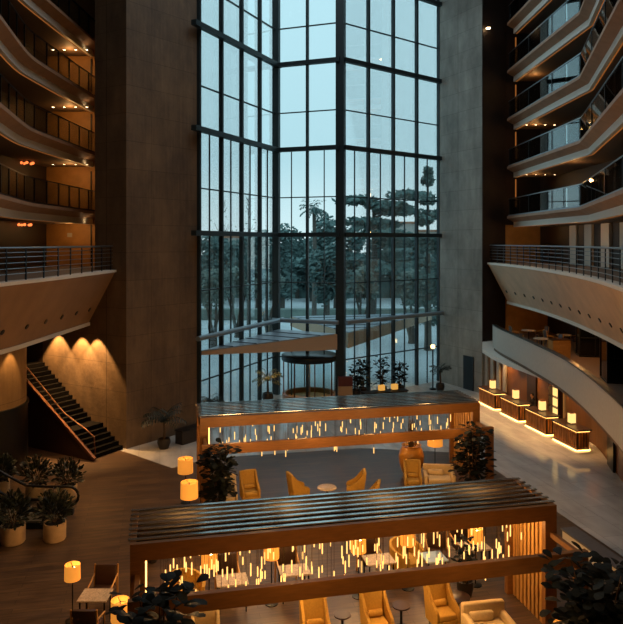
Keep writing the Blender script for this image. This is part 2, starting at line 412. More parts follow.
def upper(edge, side, z, k, label):
    sg = -1 if side > 0 else 1     # left of travel (towards -y) is +x: flip for the right bank
    E = edge
    t = thing('balcony', label, 'balcony', (E[0][0], E[0][1], z), group=('curving balconies on the right' if side > 0 else 'curving balconies on the left'))
    s = 1 if side < 0 else 1
    # travelling towards the camera, left of travel is +x. 'o' = towards the atrium
    def pf(lst): return [((o if side < 0 else -o), zz) for o, zz in lst]
    back = 16.5 if side > 0 else 17.9
    poly = [tuple(p) for p in offs(E, (-0.02 if side < 0 else 0.02))] + [(side * back, E[-1][1]), (side * back, E[0][1])]
    obj('slab', prism(B(), poly, z - 0.1, z), M['soffit'], t, world=True)
    p2 = [tuple(p) for p in offs(E, (-0.55 if side < 0 else 0.55))] + [(side * back, E[-1][1]), (side * back, E[0][1])]
    obj('soffit', prism(B(), p2, z - 0.62, z - 0.56), M['soffit'], t, world=True)
    obj('fascia', sweep(B(), E, pf([(0, z + 0.02), (0, z - 0.12), (-0.4, z - 0.34), (-0.5, z - 0.34), (-0.5, z + 0.02)])), M['fascia'], t, world=True)
    wb = obj('white_band', sweep(B(), E, pf([(-0.4, z - 0.34), (-0.4, z - 0.64), (-0.55, z - 0.64), (-0.55, z - 0.34)])), M['white'], t, world=True)
    obj('led_strip', sweep(B(), E, pf([(-0.57, z - 0.65), (-0.57, z - 0.62), (-0.61, z - 0.62), (-0.61, z - 0.65)])), M['led'], wb, world=True)
    obj('handrail', sweep(B(), E, pf(rect(-0.14, -0.08, z + 1.06, z + 1.1))), M['rail_silver'] if side > 0 else M['rail_dark'], t, world=True)
    obj('bottom_rail', sweep(B(), E, pf(rect(-0.15, -0.07, z + 0.02, z + 0.1))), M['frame_light'] if side > 0 else M['rail_dark'], t, world=True)
    pts = [p for p in along(offs(E, -0.11 if side < 0 else 0.11), 1.75 if side > 0 else 1.3, 0.15)]
    pts = [(p, d) for p, d in pts if p.y > 9]
    for i, (p, d) in enumerate(pts):
        rz = math.atan2(d.y, d.x)
        if i % (1 if side < 0 else 2) == 0:
            obj('post', bx(B(), (p.x, p.y, z + 0.56), (0.05, 0.05, 1.02), rz), M['rail_dark'], t, world=True)
        if i + 1 < len(pts):
            q = pts[i + 1][0]; m = (p + q) / 2; dd = q - p
            obj('glass_panel', bx(B(), (m.x, m.y, z + 0.58), (dd.length - 0.06, 0.014, 0.94), math.atan2(dd.y, dd.x)), M['rail_glass'] if side > 0 else M['rail_glass_l'], t, world=True)
    return t
for k, z in enumerate(levels):
    upper(EDGE_R, 1, z, k, '%s of the five glass railed balconies on the right' % ORD[k])
    if k < 4:
        upper(EDGE_L, -1, z, k, '%s of the four dark railed upper balconies on the left' % ['lowest', 'second lowest', 'second highest', 'topmost'][k])

# corridor back walls behind the balconies
bR = offs(EDGE_R, 2.6); bL = offs(EDGE_L, -2.9)
obj('wall_right_corridor', sweep(B(), [(bR[0].x, 43.6)] + [tuple(p) for p in bR[1:]], rect(0, 0.15, 7.95, ZT)), M['corridor'], kind='structure')
obj('wall_left_corridor', sweep(B(), [(bL[0].x, 36.3)] + [tuple(p) for p in bL[1:]], rect(0, -0.15, 7.95, ZT)), M['corridor'], kind='structure')

def main_level(edge, side, label, mat):
    z = 7.95
    t = thing('balcony', label, 'balcony', (edge[0][0], edge[0][1], z))
    def pf(lst): return [((o if side < 0 else -o), zz) for o, zz in lst]
    E = [Vector(p) for p in edge]
    endp = [(-18, edge[-1][1]), (-18, 36.2), (-10.95, 36.2), (-10.0, 31.36)] if side < 0 else [(18, edge[-1][1]), (18, 45), (12.1, 42.35)]
    poly = [tuple(p) for p in offs(edge, (-0.02 if side < 0 else 0.02))] + endp
    obj('slab', prism(B(), poly, z - 0.12, z), M['soffit'], t, world=True)
    obj('edge_ledge', sweep(B(), edge, pf([(0.06, z + 0.03), (0.06, z - 0.08), (-0.4, z - 0.08), (-0.4, z + 0.03)])), M['white'], t, world=True)
    # sloping panelled apron with recessed spots
    obj('sloping_apron', sweep(B(), edge, pf([(0.0, z - 0.08), (-1.2, 5.6), (-1.32, 5.6), (-0.12, z - 0.08)])), mat, t, world=True)
    obj('bottom_trim', sweep(B(), edge, pf([(-1.14, 5.62), (-1.14, 5.47), (-1.6, 5.47), (-1.6, 5.62)])), M['white'], t, world=True)
    for p, d in along(offs(edge, (-0.86 if side < 0 else 0.86)), 1.5, 0.9):
        if p.y < 12: continue
        n = Vector((-d.y, d.x)) * (1 if side < 0 else -1)
        ax = Vector((n.x * 0.89, n.y * 0.89, -0.46)).normalized()
        c = Vector((p.x, p.y, 6.28)) + ax * 0.035
        obj('recessed_spot', cyl(B(), c - ax * 0.05, c + ax * 0.01, 0.085, 0.1, 12), M['black'], t, world=True)
    hr = offs(edge, (-0.12 if side < 0 else 0.12))
    obj('handrail', tube(B(), [(p.x, p.y, z + 1.08) for p in hr], 0.035), M['rail_silver'], t, world=True, smooth=True)
    for zz in (0.25, 0.42, 0.6, 0.78, 0.93):
        obj('rail_bar', tube(B(), [(p.x, p.y, z + zz) for p in hr], 0.014, 6), M['rail_silver'], t, world=True, smooth=True)
    for p, d in along(hr, 1.15, 0.25):
        if p.y < 8: continue
        obj('post', bx(B(), (p.x, p.y, z + 0.55), (0.07, 0.03, 1.06), math.atan2(d.y, d.x)), M['rail_dark'], t, world=True)
    return t
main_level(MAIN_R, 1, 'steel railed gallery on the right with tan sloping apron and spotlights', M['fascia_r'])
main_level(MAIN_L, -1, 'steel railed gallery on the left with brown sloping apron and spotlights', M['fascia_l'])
# pale pilasters on the right gallery wall
wp = thing('trim_1', None, None, (14, 30, 7.95), kind='structure')
for p, d in along([(bR[1].x - .1, bR[1].y + 8)] + [(q.x - .1, q.y) for q in bR[1:4]], 2.1, 0.6):
    obj('pilaster', bx(B(), (p.x, p.y, 9.06), (0.95, 0.2, 2.2), math.atan2(d.y, d.x)), M['white'], wp, world=True)

# vertical LED strips where the right balconies meet the end wall
for k, z in list(enumerate(levels))[1:]:
    o = obj('wall_light', bx(B(), (12.75, 42.45, z - 1.55), (0.05, 0.06, 1.7), 0.4), M['led'])
    tag(o, 'thin amber vertical light strip on end wall beneath the %s right balcony' % ORD[k], 'wall light', 'amber strips at the right balcony ends')

# ------------------------------------------------------------------ mezzanine right + reception
MEZ = [tuple(p) for p in curve([(10.12, 38.0), (10.0, 36), (10.05, 32), (9.93, 26.7), (9.15, 21.3), (8.0, 16), (6, 8)], 6)]
t = thing('mezzanine', 'curved pale mezzanine parapet above the reception desks', 'mezzanine', (MEZ[0][0], MEZ[0][1], 3.4))
obj('parapet', sweep(B(), MEZ, rect(0, 0.16, 3.38, 4.6)), M['pale'], t, world=True)
obj('coping', sweep(B(), MEZ, rect(-0.03, 0.2, 4.6, 4.64)), M['rail_dark'], t, world=True)
obj('slab', prism(B(), [tuple(p) for p in offs(MEZ, 0.08)] + [(17.9, 8), (17.9, 44.5), (12.2, 42.3)], 3.2, 3.5), M['soffit'], t, world=True)
obj('wall_mezzanine', sweep(B(), [(15.2, 44.2), (15.2, 30), (13.6, 22), (12, 14)], rect(0, 0.15, 3.5, 7.83)), M['dark_wall'], kind='structure')
# reception ceiling with pale edge
RW = [tuple(p) for p in curve([(10.62, 41.62), (11.6, 37.5), (12.35, 34.0), (12.85, 31.2), (12.45, 28.5), (11.5, 24), (10.6, 19)], 5)]
RC = [tuple(p) for p in curve([(9.7, 38.6), (9.75, 35.5), (10.35, 32), (10.75, 29.2), (10.4, 25), (9.6, 20)], 6)]
obj('ceiling_reception', prism(B(), RC + [(16.5, 20), (16.9, 44.6), (12.1, 42.3), (10.35, 41.2)], 2.95, 3.18), M['white'], kind='structure')
obj('wall_reception', sweep(B(), RW, rect(0, 0.15, 0, 2.95)), M['rec_wood'], kind='structure')
dE = Vector((.862, .507)); 
t = thing('slat_screen', 'pale vertical slat screen on wall behind the farthest reception desk', 'slat screen', (10.65, 41.3, 0))
for i, (p, d) in enumerate(along(RW, .72, .35)[:4]):
    q = p + Vector((d.y, -d.x)) * .07
    obj('slat', bx(B(), (q.x, q.y, 1.47), (0.34, 0.1, 2.94), math.atan2(d.y, d.x)), M['pale'], t, world=True)
# dark doors
o = obj('door_1', bx(B(), (0, 0, 1.05), (0.95, 0.06, 2.1)), M['black'], kind='structure')
nR = (C_R - G_R).normalized(); p = G_R + (C_R - G_R) * 0.72 + Vector((-nR.y, nR.x)) * -0.03; o.location = (p.x, p.y, 0); o.rotation_euler.z = math.atan2(nR.y, nR.x)
o = obj('door_2', bx(B(), (0, 0, 1.1), (0.9, 0.08, 2.2)), M['stair_side'], kind='structure'); o.location = (11.8, 36.4, 0); o.rotation_euler.z = math.atan2(3.5, -.75)
o = obj('door_3', bx(B(), (0, 0, 1.1), (1.1, 0.08, 2.2)), M['black'], kind='structure'); o.location = (12.2, 27.7, 0); o.rotation_euler.z = math.atan2(4.2, .9)
# lit display shelf
t = thing('display_niche', 'tall lit display niche with small objects in the reception wall', 'niche', (12.26, 33.9, 0), PI / 2 + .2)
obj('back_panel', bx(B(), (0, 0.0, 1.4), (.8, 0.04, 2.6)), M['lantern'], t)
for s in (-1, 1): obj('side_panel', bx(B(), (s * 0.42, 0.1, 1.4), (0.05, 0.26, 2.7)), M['desk_dark'], t)
for zz in (0.5, 1.0, 1.5, 2.0): obj('shelf', bx(B(), (0, 0.11, zz), (.8, 0.22, 0.03)), M['desk_dark'], t)

# reception desks
NAMES = ['farthest', 'second farthest', 'second nearest', 'nearest']
dl = Vector((11.68, 29.9)); proto = None; lproto = None
for i, s0 in enumerate([8.55, 5.85, 3.0, 0.95]):
    s0 = [7.55, 5.0, 2.45, 0.0][i]
    c = dl + E2.xy * (s0 + 0.95) + E1.xy * 0.33
    lab = 'dark carved reception desk with glowing base, %s of the four along the curved wall' % NAMES[i]
    if proto is None:
        t = proto = thing('reception_desk', lab, 'reception desk', (c.x, c.y, 0), ANG, 'reception desks')
        db = obj('base', bx(B(), (0, 0, 0.07), (0.62, 1.8, 0.1), bev=0.01), M['desk_dark'], t)
        obj('body', bx(B(), (0, 0, 0.5), (0.6, 1.82, 0.76)), M['desk_dark'], t)
        bm = B()
        for k in range(13): bx(bm, (-0.325, -0.84 + 0.14 * k, 0.47), (0.05, 0.075, 0.64), bev=0.012)
        for k in range(4): bx(bm, (-0.2 + 0.14 * k, -0.935, 0.47), (0.075, 0.05, 0.64), bev=0.012)
        obj('carved_front', bm, M['desk_front'], t)
        ct = obj('counter_top', bx(B(), (0, 0, 0.91), (0.78, 2.0, 0.07), bev=0.01), M['desk_dark'], t)
        bm = B(); bx(bm, (-0.32, 0, 0.85), (0.04, 1.84, 0.02)); bx(bm, (0, -0.93, 0.85), (0.6, 0.04, 0.02)); obj('upper_led', bm, M['led_strong'], ct)
        bm = B(); bx(bm, (-0.35, 0, 0.035), (0.03, 1.84, 0.03)); bx(bm, (0, -0.94, 0.035), (0.64, 0.03, 0.03)); obj('plinth_led', bm, M['led_plinth'], db)
    else: dup(proto, (c.x, c.y, 0), ANG, lab)
    lc = c + E2.xy * 0.1 + E1.xy * 0.1
    ll = 'glowing square lantern standing on the %s reception desk' % NAMES[i]
    if lproto is None:
        t = lproto = thing('table_lantern', ll, 'lamp', (lc.x, lc.y, 0.945), ANG, 'lanterns on the reception desks')
        obj('base', bx(B(), (0, 0, 0.02), (0.24, 0.24, 0.04)), M['black'], t)
        obj('lamp_shade', bx(B(), (0, 0, 0.26), (0.26, 0.26, 0.44), bev=0.01), M['lantern'], t)
        obj('cap', bx(B(), (0, 0, 0.49), (0.27, 0.27, 0.02)), M['copper'], t)
    else: dup(lproto, (lc.x, lc.y, 0.945), ANG, ll)

# receptionist, seated behind the desks
def person():
    base = Vector((11.45, 35.3, 0))
    t = thing('person', 'seated person in dark jacket behind the second farthest reception desk', 'person', base, ANG - PI / 2)
    # local front is -y
    J = [((0, 0.05, 0.52), .14), ((0, 0.07, 0.72), .13), ((0, 0.06, 0.92), .145), ((0, 0.05, 1.03), .10), ((0, 0.03, 1.10), .05), ((0, 0.02, 1.18), .055)]
    E = [(0, 1), (1, 2), (2, 3), (3, 4), (4, 5)]
    for s in (-1, 1):
        n = len(J)
        J += [((s * .17, .05, 1.0), .06), ((s * .23, -.0, .78), .045), ((s * .16, -.24, .74), .036), ((s * .13, -.32, .74), .03)]
        E += [(3, n), (n, n + 1), (n + 1, n + 2), (n + 2, n + 3)]
        n = len(J)
        J += [((s * .1, .0, .5), .095), ((s * .12, -.42, .5), .065), ((s * .12, -.43, .1), .045), ((s * .12, -.56, .05), .04)]
        E += [(0, n), (n, n + 1), (n + 1, n + 2), (n + 2, n + 3)]
    me = bpy.data.meshes.new('body'); me.from_pydata([j[0] for j in J], E, []); me.materials.append(M['jacket'])
    o = bpy.data.objects.new('body', me); link(o, t)
    sk = o.modifiers.new('skin', 'SKIN')
    for i, v in enumerate(me.skin_vertices[0].data): v.radius = (J[i][1], J[i][1]); v.use_root = (i == 0)
    ss = o.modifiers.new('sub', 'SUBSURF'); ss.levels = 2; ss.render_levels = 2
    bm = B(); bmesh.ops.create_uvsphere(bm, u_segments=20, v_segments=14, radius=1.0, matrix=Matrix.Translation((0, 0, 1.255)) @ Matrix.Diagonal((.078, .095, .115, 1)))
    bx(bm, (0, -.098, 1.245), (.022, .03, .035), bev=.008)
    for s in (-1, 1): bx(bm, (s * .079, .01, 1.25), (.015, .03, .05), bev=.006)
    cyl(bm, (0, .02, 1.05), (0, .01, 1.18), .05, .045)
    obj('head', bm, M['skin'], t, smooth=True)
    bm = B(); bmesh.ops.create_uvsphere(bm, u_segments=18, v_segments=12, radius=1.0, matrix=Matrix.Translation((0, .02, 1.285)) @ Matrix.Diagonal((.087, .098, .105, 1)))
    bmesh.ops.bisect_plane(bm, geom=bm.verts[:] + bm.edges[:] + bm.faces[:], plane_co=(0, -.03, 1.29), plane_no=(0, -.9, -.45), clear_outer=True)
    obj('hair', bm, M['hair'], t, smooth=True)
    bm = B()
    for s in (-1, 1):
        bx(bm, (s * .03, -.09, 1.265), (.018, .01, .008)); 
    bx(bm, (0, -.092, 1.205), (.036, .01, .008)); obj('eyes_and_mouth', bm, M['hair'], t)
    for s in (-1, 1):
        bm = B(); bx(bm, (s * .12, -.35, .745), (.075, .08, .026), bev=.01)
        for k, (ln, dx) in enumerate([(.06, -.028), (.07, -.01), (.066, .01), (.052, .028)]):
            tube(bm, [(s * .12 + dx, -.385, .75), (s * .12 + dx, -.385 - ln * .6, .752), (s * .12 + dx, -.385 - ln, .738)], [.0085, .008, .006], 6)
        tube(bm, [(s * .12 - s * .035, -.34, .75), (s * .12 - s * .06, -.37, .75), (s * .12 - s * .062, -.40, .745)], [.01, .009, .007], 6)
        obj('hand', bm, M['skin'], t, smooth=True)
    c = thing('office_stool', 'dark stool under the seated person behind the reception desks', 'stool', base + Vector((.03, .03, 0)), ANG - PI / 2)
    obj('seat', lathe(B(), [(.19, .34), (.2, .36), (.2, .4), (.18, .42)], 20), M['brownf'], c, smooth=True)
    obj('pole', cyl(B(), (0, 0, .03), (0, 0, .34), .03), M['black'], c)
    obj('base', lathe(B(), [(.22, 0), (.22, .02), (.04, .05)], 20), M['black'], c)
person()

# mezzanine furniture
def small_table(name, label, loc, r, h, topmat, group=None, rz=0.0):
    t = thing(name, label, 'table', loc, rz, group)
    obj('table_top', lathe(B(), [(r * .97, h - .035), (r, h - .03), (r, h - .005), (r * .98, h)], 28), topmat, t, smooth=True)
    obj('pole', cyl(B(), (0, 0, .02), (0, 0, h - .03), .03), M['black'], t)
    obj('base', lathe(B(), [(r * .55, 0), (r * .55, .015), (.04, .04)], 20), M['black'], t)
    return t

def cafe_chair(label, loc, rz, mat=None, arm=None, cat='chair', group=None):
    mat = mat or M['brownf']; arm = arm or M['slat']
    t = thing('cafe_chair', label, cat, loc, rz, group)
    obj('seat', bx(B(), (0, -.02, .43), (.52, .54, .12), bev=.035), mat, t, smooth=True)
    obj('backrest', bx(B(), (0, .27, .7), (.52, .09, .52), rx=-.16, bev=.03), mat, t, smooth=True)
    for s in (-1, 1):
        bm = B(); tube(bm, [(s * .29, -.26, 0), (s * .29, -.25, .62), (s * .29, .0, .66), (s * .29, .28, .72)], .022, 8)
        tube(bm, [(s * .29, .32, .96), (s * .29, .27, .5), (s * .29, .3, 0)], .024, 8)
        obj('side_frame', bm, arm, t, smooth=True)
    return t

mz = [(12.3, 38.5), (13.6, 36.6), (11.9, 35.2)]
labs = ['farthest', 'middle', 'nearest']
for i, (x, y) in enumerate(mz):
    small_table('mezzanine_table', 'small round table on the mezzanine, %s of the three' % labs[i], (x, y, 3.5), .4, .74, M['stone_top'], 'mezzanine tables')
    for s, w in ((-1, 'left'), (1, 'right')):
        cafe_chair('brown chair to the %s of the %s mezzanine table' % (w, labs[i]), (x + s * .72, y, 3.5), s * -PI / 2 + PI + PI, group='mezzanine chairs').rotation_euler.z = -s * PI / 2
t = thing('sideboard', 'amber lit wooden sideboard on the mezzanine floor', 'cabinet', (12.1, 33.2, 3.5), .1)
obj('carcass', bx(B(), (0, 0, .5), (.9, .5, .9), bev=.01), M['slat'], t); obj('top', bx(B(), (0, 0, .97), (.96, .54, .04)), M['desk_dark'], t)
for zz in (.3, .62): obj('drawer', bx(B(), (0, -.26, zz), (.84, .03, .28), bev=.005), M['slat'], t)
for s in (-1, 1): obj('plinth_foot', bx(B(), (s * .38, 0, .025), (.08, .4, .05)), M['black'], t)
def booth(label, loc, rz, w, d, h):
    t = thing('glass_cabinet', label, 'cabinet', loc, rz, 'dark glass cabinets on the mezzanine')
    obj('carcass', bx(B(), (0, 0, h / 2), (w, d, h)), M['black_glass'], t)
    bm = B()
    for sx in (-1, 0, 1):
        bx(bm, (sx * w / 2, -d / 2, h / 2), (.06, .06, h)); 
    for zz in (.03, h * .5, h - .03): bx(bm, (0, -d / 2, zz), (w, .06, .06))
    bx(bm, (-w / 2, d / 2, h / 2), (.06, .06, h)); bx(bm, (-w / 2, 0, h - .03), (.06, d, .06)); bx(bm, (-w / 2, 0, .03), (.06, d, .06))
    obj('frame', bm, M['rail_dark'], t)
booth('dark glass cabinet on the mezzanine near the sideboard', (14.2, 34.2, 3.5), -.2, 1.5, .9, 1.9)
booth('larger dark glass cabinet at the right end of the mezzanine', (12.9, 28.0, 3.5), -.2, 1.6, 1.3, 2.0)

# ------------------------------------------------------------------ left: stair, drum, escalator
wd = Vector((-.864, .503)); wn = Vector((-.503, -.864))
pe = C_L + wd * 5.6
obj('wall_stair', prism(B(), [F_L - wd * .1, pe, pe - wn * .3, F_L - wn * .3], 0, 7.83), M['conc_l'], kind='structure')
obj('wall_stair_top', prism(B(), [pe, (-18, 34.2), (-18, 34.5), pe + Vector((0, .3))], 0, 7.83), M['dark_wall'], kind='structure')
sb = C_L + wn * .12 + wd * .1
t = thing('staircase', 'dark staircase with copper edged side climbing along the spotlit wall', 'staircase', (sb.x, sb.y, 0))
W = 1.75; tread = 0.245; rise = .17
def sp(u, v, z): q = sb + wd * u + wn * v; return Vector((q.x, q.y, z))
rzs = math.atan2(wd.y, wd.x)
bm = B(); prof = []; u = 0; zc = 0
for i in range(20):
    zc += rise; L = tread + (0.55 if i == 5 else 0)
    c = sp(u + L / 2, W / 2, zc / 2); bx(bm, c, (L, W, zc), rzs); prof.append((u, zc)); u += L
c = sp(u + .6, W / 2, zc / 2); bx(bm, c, (1.2, W, zc), rzs)
UT = u
obj('steps', bm, M['stair'], t, world=True)
bm = B()
for (uu, zz) in prof: bx(bm, sp(uu + .015, W / 2, zz + .004), (.03, W, .012), rzs)
obj('nosing', bm, M['stair'], t, world=True)
bm = B(); a = []
q = [sp(-.2, W + .03, 0), sp(UT + 1.2, W + .03, 0), sp(UT + 1.2, W + .03, zc + .35), sp(UT, W + .03, zc + .35), sp(-.2, W + .03, .12)]
v1 = [bm.verts.new(p) for p in q]; v2 = [bm.verts.new(p + Vector((wn.x, wn.y, 0)) * .1) for p in q]
for i in range(5): bm.faces.new((v1[i], v1[(i + 1) % 5], v2[(i + 1) % 5], v2[i]))
bm.faces.new(v1[::-1]); bm.faces.new(v2); obj('side_panel', bm, M['stair_side'], t, world=True)
obj('stringer_cap', tube(B(), [sp(-.25, W + .08, .1), sp(UT, W + .08, zc + .4), sp(UT + 1.2, W + .08, zc + .4)], .09, 8), M['copper'], t, world=True)
obj('handrail', tube(B(), [sp(-.1, W - .1, .1), sp(.0, W - .12, .95), sp(.5, W - .12, 1.2), sp(1.9, W - .12, 1.75), sp(UT, W - .12, zc + .85)], .03, 8), M['copper'], t, world=True, smooth=True)
dc = Vector((-13.95, 27.5))
t = thing('trim_2', None, None, (dc.x, dc.y, 0), kind='structure')
obj('drum_base', lathe(B(), [(2.3, 0), (2.3, 2.6)], 48), M['black'], t, smooth=True)
obj('drum_plaster', lathe(B(), [(2.24, 2.6), (2.24, 7.83)], 48), M['conc_s'], t, smooth=True)
obj('drum_rim', lathe(B(), [(2.24, 2.58), (2.34, 2.58), (2.34, 2.66), (2.24, 2.66)], 48), M['rail_dark'], t, smooth=True)

# escalator rising to the left
t = thing('escalator', 'escalator with black handrails and lit steps among the planters', 'escalator', (-8.05, 22.4, 0))
bm = B()
def er(y, zo):  # handrail path: newel then level then climb
    pts = []
    for k in range(9):
        a = -PI / 2 + PI * k / 8
        pts.append((-.15 + .32 * math.cos(a), y, .62 + .32 * math.sin(a)))
    return [(-.6, y, .3)] + pts + [(-.9, y, .94), (-1.6, y, .98), (-2.3, y, 1.35), (-4.9, y, 2.85)]
for y in (-.55, .6):
    obj('handrail', tube(B(), er(y, 0), .045, 8), M['black'], t, world=False, smooth=True)
    bm = B(); pp = [(.1, .2), (.15, .62), (-.15, .9), (-1.6, .94), (-4.9, 2.78), (-4.9, 1.9), (-2.3, .4), (-1.7, .2)]
    a = [bm.verts.new((x, y - .012, z)) for x, z in pp]; b = [bm.verts.new((x, y + .012, z)) for x, z in pp]
    for i in range(len(pp)): bm.faces.new((a[i], a[(i + 1) % len(pp)], b[(i + 1) % len(pp)], b[i]))
    bm.faces.new(a[::-1]); bm.faces.new(b); obj('glass_balustrade', bm, M['rail_glass_l'], t, world=False)
    bm = B(); pp = [(0, .0), (0, .22), (-1.8, .22), (-4.9, 1.95), (-4.9, 0)]
    s = 1 if y > 0 else -1
    a = [bm.verts.new((x, y - .08, z)) for x, z in pp]; b = [bm.verts.new((x, y + .08, z)) for x, z in pp]
    for i in range(len(pp)): bm.faces.new((a[i], a[(i + 1) % len(pp)], b[(i + 1) % len(pp)], b[i]))
    bm.faces.new(a[::-1]); bm.faces.new(b); obj('skirt', bm, M['rail_dark'], t, world=False)
for i in range(12):
    z = max(.04, .04 + (i - 3) * .2)
    obj('step', bx(B(), (-.4 - .4 * i, .02, z / 2), (.38, .95, z)), M['step'], t, world=False)

# ------------------------------------------------------------------ pergolas
def pergola(label, org, L, D, H, npt, glabel, plabel, seed, pd, pz, tag2):
    t = thing('pergola', label, 'pergola', (org[0], org[1], 0), ANG, 'louvred pergolas in the lounge')
    w = .3; fh = .36
    obj('front_beam', bx(B(), (L / 2, .06, H - fh / 2), (L, .12, fh), bev=.008), M['perg'], t)
    obj('back_beam', bx(B(), (L / 2, D - .06, H - fh / 2), (L, .12, fh), bev=.008), M['perg'], t)
    for x in (.06, L - .06): obj('side_beam', bx(B(), (x, D / 2, H - fh / 2), (.12, D - .24, fh), bev=.008), M['perg'], t)
    for x, y in ((w / 2, .075), (L - w / 2, .075), (w / 2, D - .075), (L - w / 2, D - .075)):
        obj('post', bx(B(), (x, y, (H - fh) / 2), (w, .15, H - fh), bev=.008), M['perg'], t)
    n = max(6, int(D / .245))
    for i in range(n):
        y = .2 + (D - .36) * i / (n - 1)
        obj('louver', bx(B(), (L / 2, y, H + .02), (L + .1, .095, .025), rx=-.03), M['louver'], t)
        obj('louver_web', bx(B(), (L / 2, y + .03, H - .09), (L - .24, .02, .17)), M['louver_d'], t)
    ns = 9
    for i in range(ns):
        y = .28 + (D - .5) * i / (ns - 1)
        obj('screen_slat', bx(B(), (L - .12, y, (H - fh) / 2), (.06, .11, H - fh)), M['slat'], t)
    obj('led_strip', bx(B(), (w + .02, .03, (H - fh) / 2), (.03, .03, H - fh)), M['led_strong'], t)
    # lower portal standing in front and tied back by arms
    obj('portal_beam', bx(B(), (L / 2, -pd, pz - .17), (L, .14, .34), bev=.008), M['perg'], t)
    for x in (w / 2, L - w / 2):
        obj('portal_post', bx(B(), (x, -pd, (pz - .34) / 2), (w, .14, pz - .34), bev=.008), M['perg'], t)
        obj('tie_arm', bx(B(), (x, -pd / 2 + .02, pz - .12), (.1, pd - .1, .12)), M['perg'], t)
    # pendant lights
    rr = random.Random(seed); P0 = None
    for i in range(npt):
        u = .55 + (L - 1.1) * ((i + rr.random()) / npt); v = rr.uniform(.3, D - .3)
        n_ = int(round((v - .2) / ((D - .36) / (n - 1)))); v = .2 + (D - .36) * n_ / (n - 1) + .03
        g = Vector((org[0], org[1], 0)) + E1 * u + E2 * v
        ln = rr.choice([.17, .22, .28]); zt = rr.uniform(1.38, 2.55)
        key = (tag2, round(ln, 2))
        z0 = H - .17
        q = bpy.data.objects.new('pendant_light', None); link(q); q.location = (g.x, g.y, z0); q.empty_display_size = .1
        tag(q, plabel, 'pendant light', glabel)
        drop = z0 - zt
        obj('cord', cyl(B(), (0, 0, 0), (0, 0, -drop), .005, seg=5), M['cord'], q)
        obj('glass_tube', lathe(B(), [(.009, -drop + .0), (.015, -drop - .02), (.015, -drop - ln), (.009, -drop - ln - .01)], 8), M['tube_glow'], q, smooth=True)
    return t
o2 = (-3.72, 13.94); o1 = (-3.94, 24.02)
pergola('near bronze pergola with long louvred roof across the lounge foreground', o2, 9.75, 1.95, 3.0, 190, 'tube pendants of the near pergola', 'slim glowing glass tube pendant hanging under the near pergola', 3, 1.15, 2.45, 'n')
pergola('far bronze pergola with louvred roof in front of the revolving door', o1, 10.73, 2.25, 3.0, 120, 'tube pendants of the far pergola', 'slim glowing glass tube pendant hanging under the far pergola', 5, 1.05, 2.35, 'f')

# ------------------------------------------------------------------ furniture
def armchair(label, loc, rz, mat=None, group='mustard armchairs in the lounge'):
    mat = mat or M['must']
    t = thing('armchair', label, 'armchair', loc, rz, group); t.scale = (.84, .86, .98)
    obj('seat_cushion', bx(B(), (0, -.03, .38), (.54, .6, .16), bev=.05, seg=3), mat, t, smooth=True)
    obj('seat_base', bx(B(), (0, .0, .23), (.62, .64, .16), bev=.03), mat, t, smooth=True)
    bm = B(); bx(bm, (0, .33, .68), (.6, .13, .82), rx=-.2, bev=.05, seg=3); obj('backrest', bm, mat, t, smooth=True)
    for s in (-1, 1):
        bm = B()
        pp = [(-.34, .16), (-.36, .52), (-.28, .6), (.02, .68), (.3, 1.02), (.46, 1.08), (.44, .9), (.32, .16)]
        a = [bm.verts.new((s * .29, y, z)) for y, z in pp]; b = [bm.verts.new((s * .37, y, z)) for y, z in pp]
        for i in range(len(pp)): bm.faces.new((a[i], a[(i + 1) % len(pp)], b[(i + 1) % len(pp)], b[i]))
        bm.faces.new(a[::-1]); bm.faces.new(b)
        bmesh.ops.bevel(bm, geom=bm.edges[:], offset=.022, segments=2, affect='EDGES'); obj('arm', bm, mat, t, smooth=True)
    bm = B(); cyl(bm, (-.22, .17, .54), (.22, .17, .54), .085, seg=14); bmesh.ops.bevel(bm, geom=[e for e in bm.edges if len(e.link_faces) == 2 and abs((e.verts[0].co - e.verts[1].co).x) < .01], offset=.03, segments=2, affect='EDGES')
    obj('lumbar_cushion', bm, mat, t, smooth=True)
    for x in (-.27, .27):
        for y in (-.27, .27): obj('leg', cyl(B(), (x, y, 0), (x * .95, y * .95, .16), .018, .028, 8), M['bark'], t)
    return t

def sofa(label, loc, rz, w=1.5):
    t = thing('sofa', label, 'sofa', loc, rz)
    m = M['cream']
    obj('seat_base', bx(B(), (0, 0, .24), (w, .8, .2), bev=.03), m, t, smooth=True)
    obj('seat_cushion', bx(B(), (0, -.06, .41), (w - .3, .66, .16), bev=.05, seg=3), m, t, smooth=True)
    obj('backrest', bx(B(), (0, .36, .52), (w, .16, .62), bev=.05, seg=3), m, t, smooth=True)
    for s in (-1, 1): obj('arm', bx(B(), (s * (w / 2 - .07), -.02, .42), (.15, .82, .42), bev=.05, seg=3), m, t, smooth=True)
    obj('lumbar_cushion', bx(B(), (-.1, .2, .58), (.6, .16, .22), rx=-.2, bev=.07, seg=3), m, t, smooth=True)
    for x in (-w / 2 + .1, w / 2 - .1):
        for y in (-.32, .32): obj('leg', cyl(B(), (x, y, 0), (x, y, .15), .02, .028, 8), M['bark'], t)
    return t

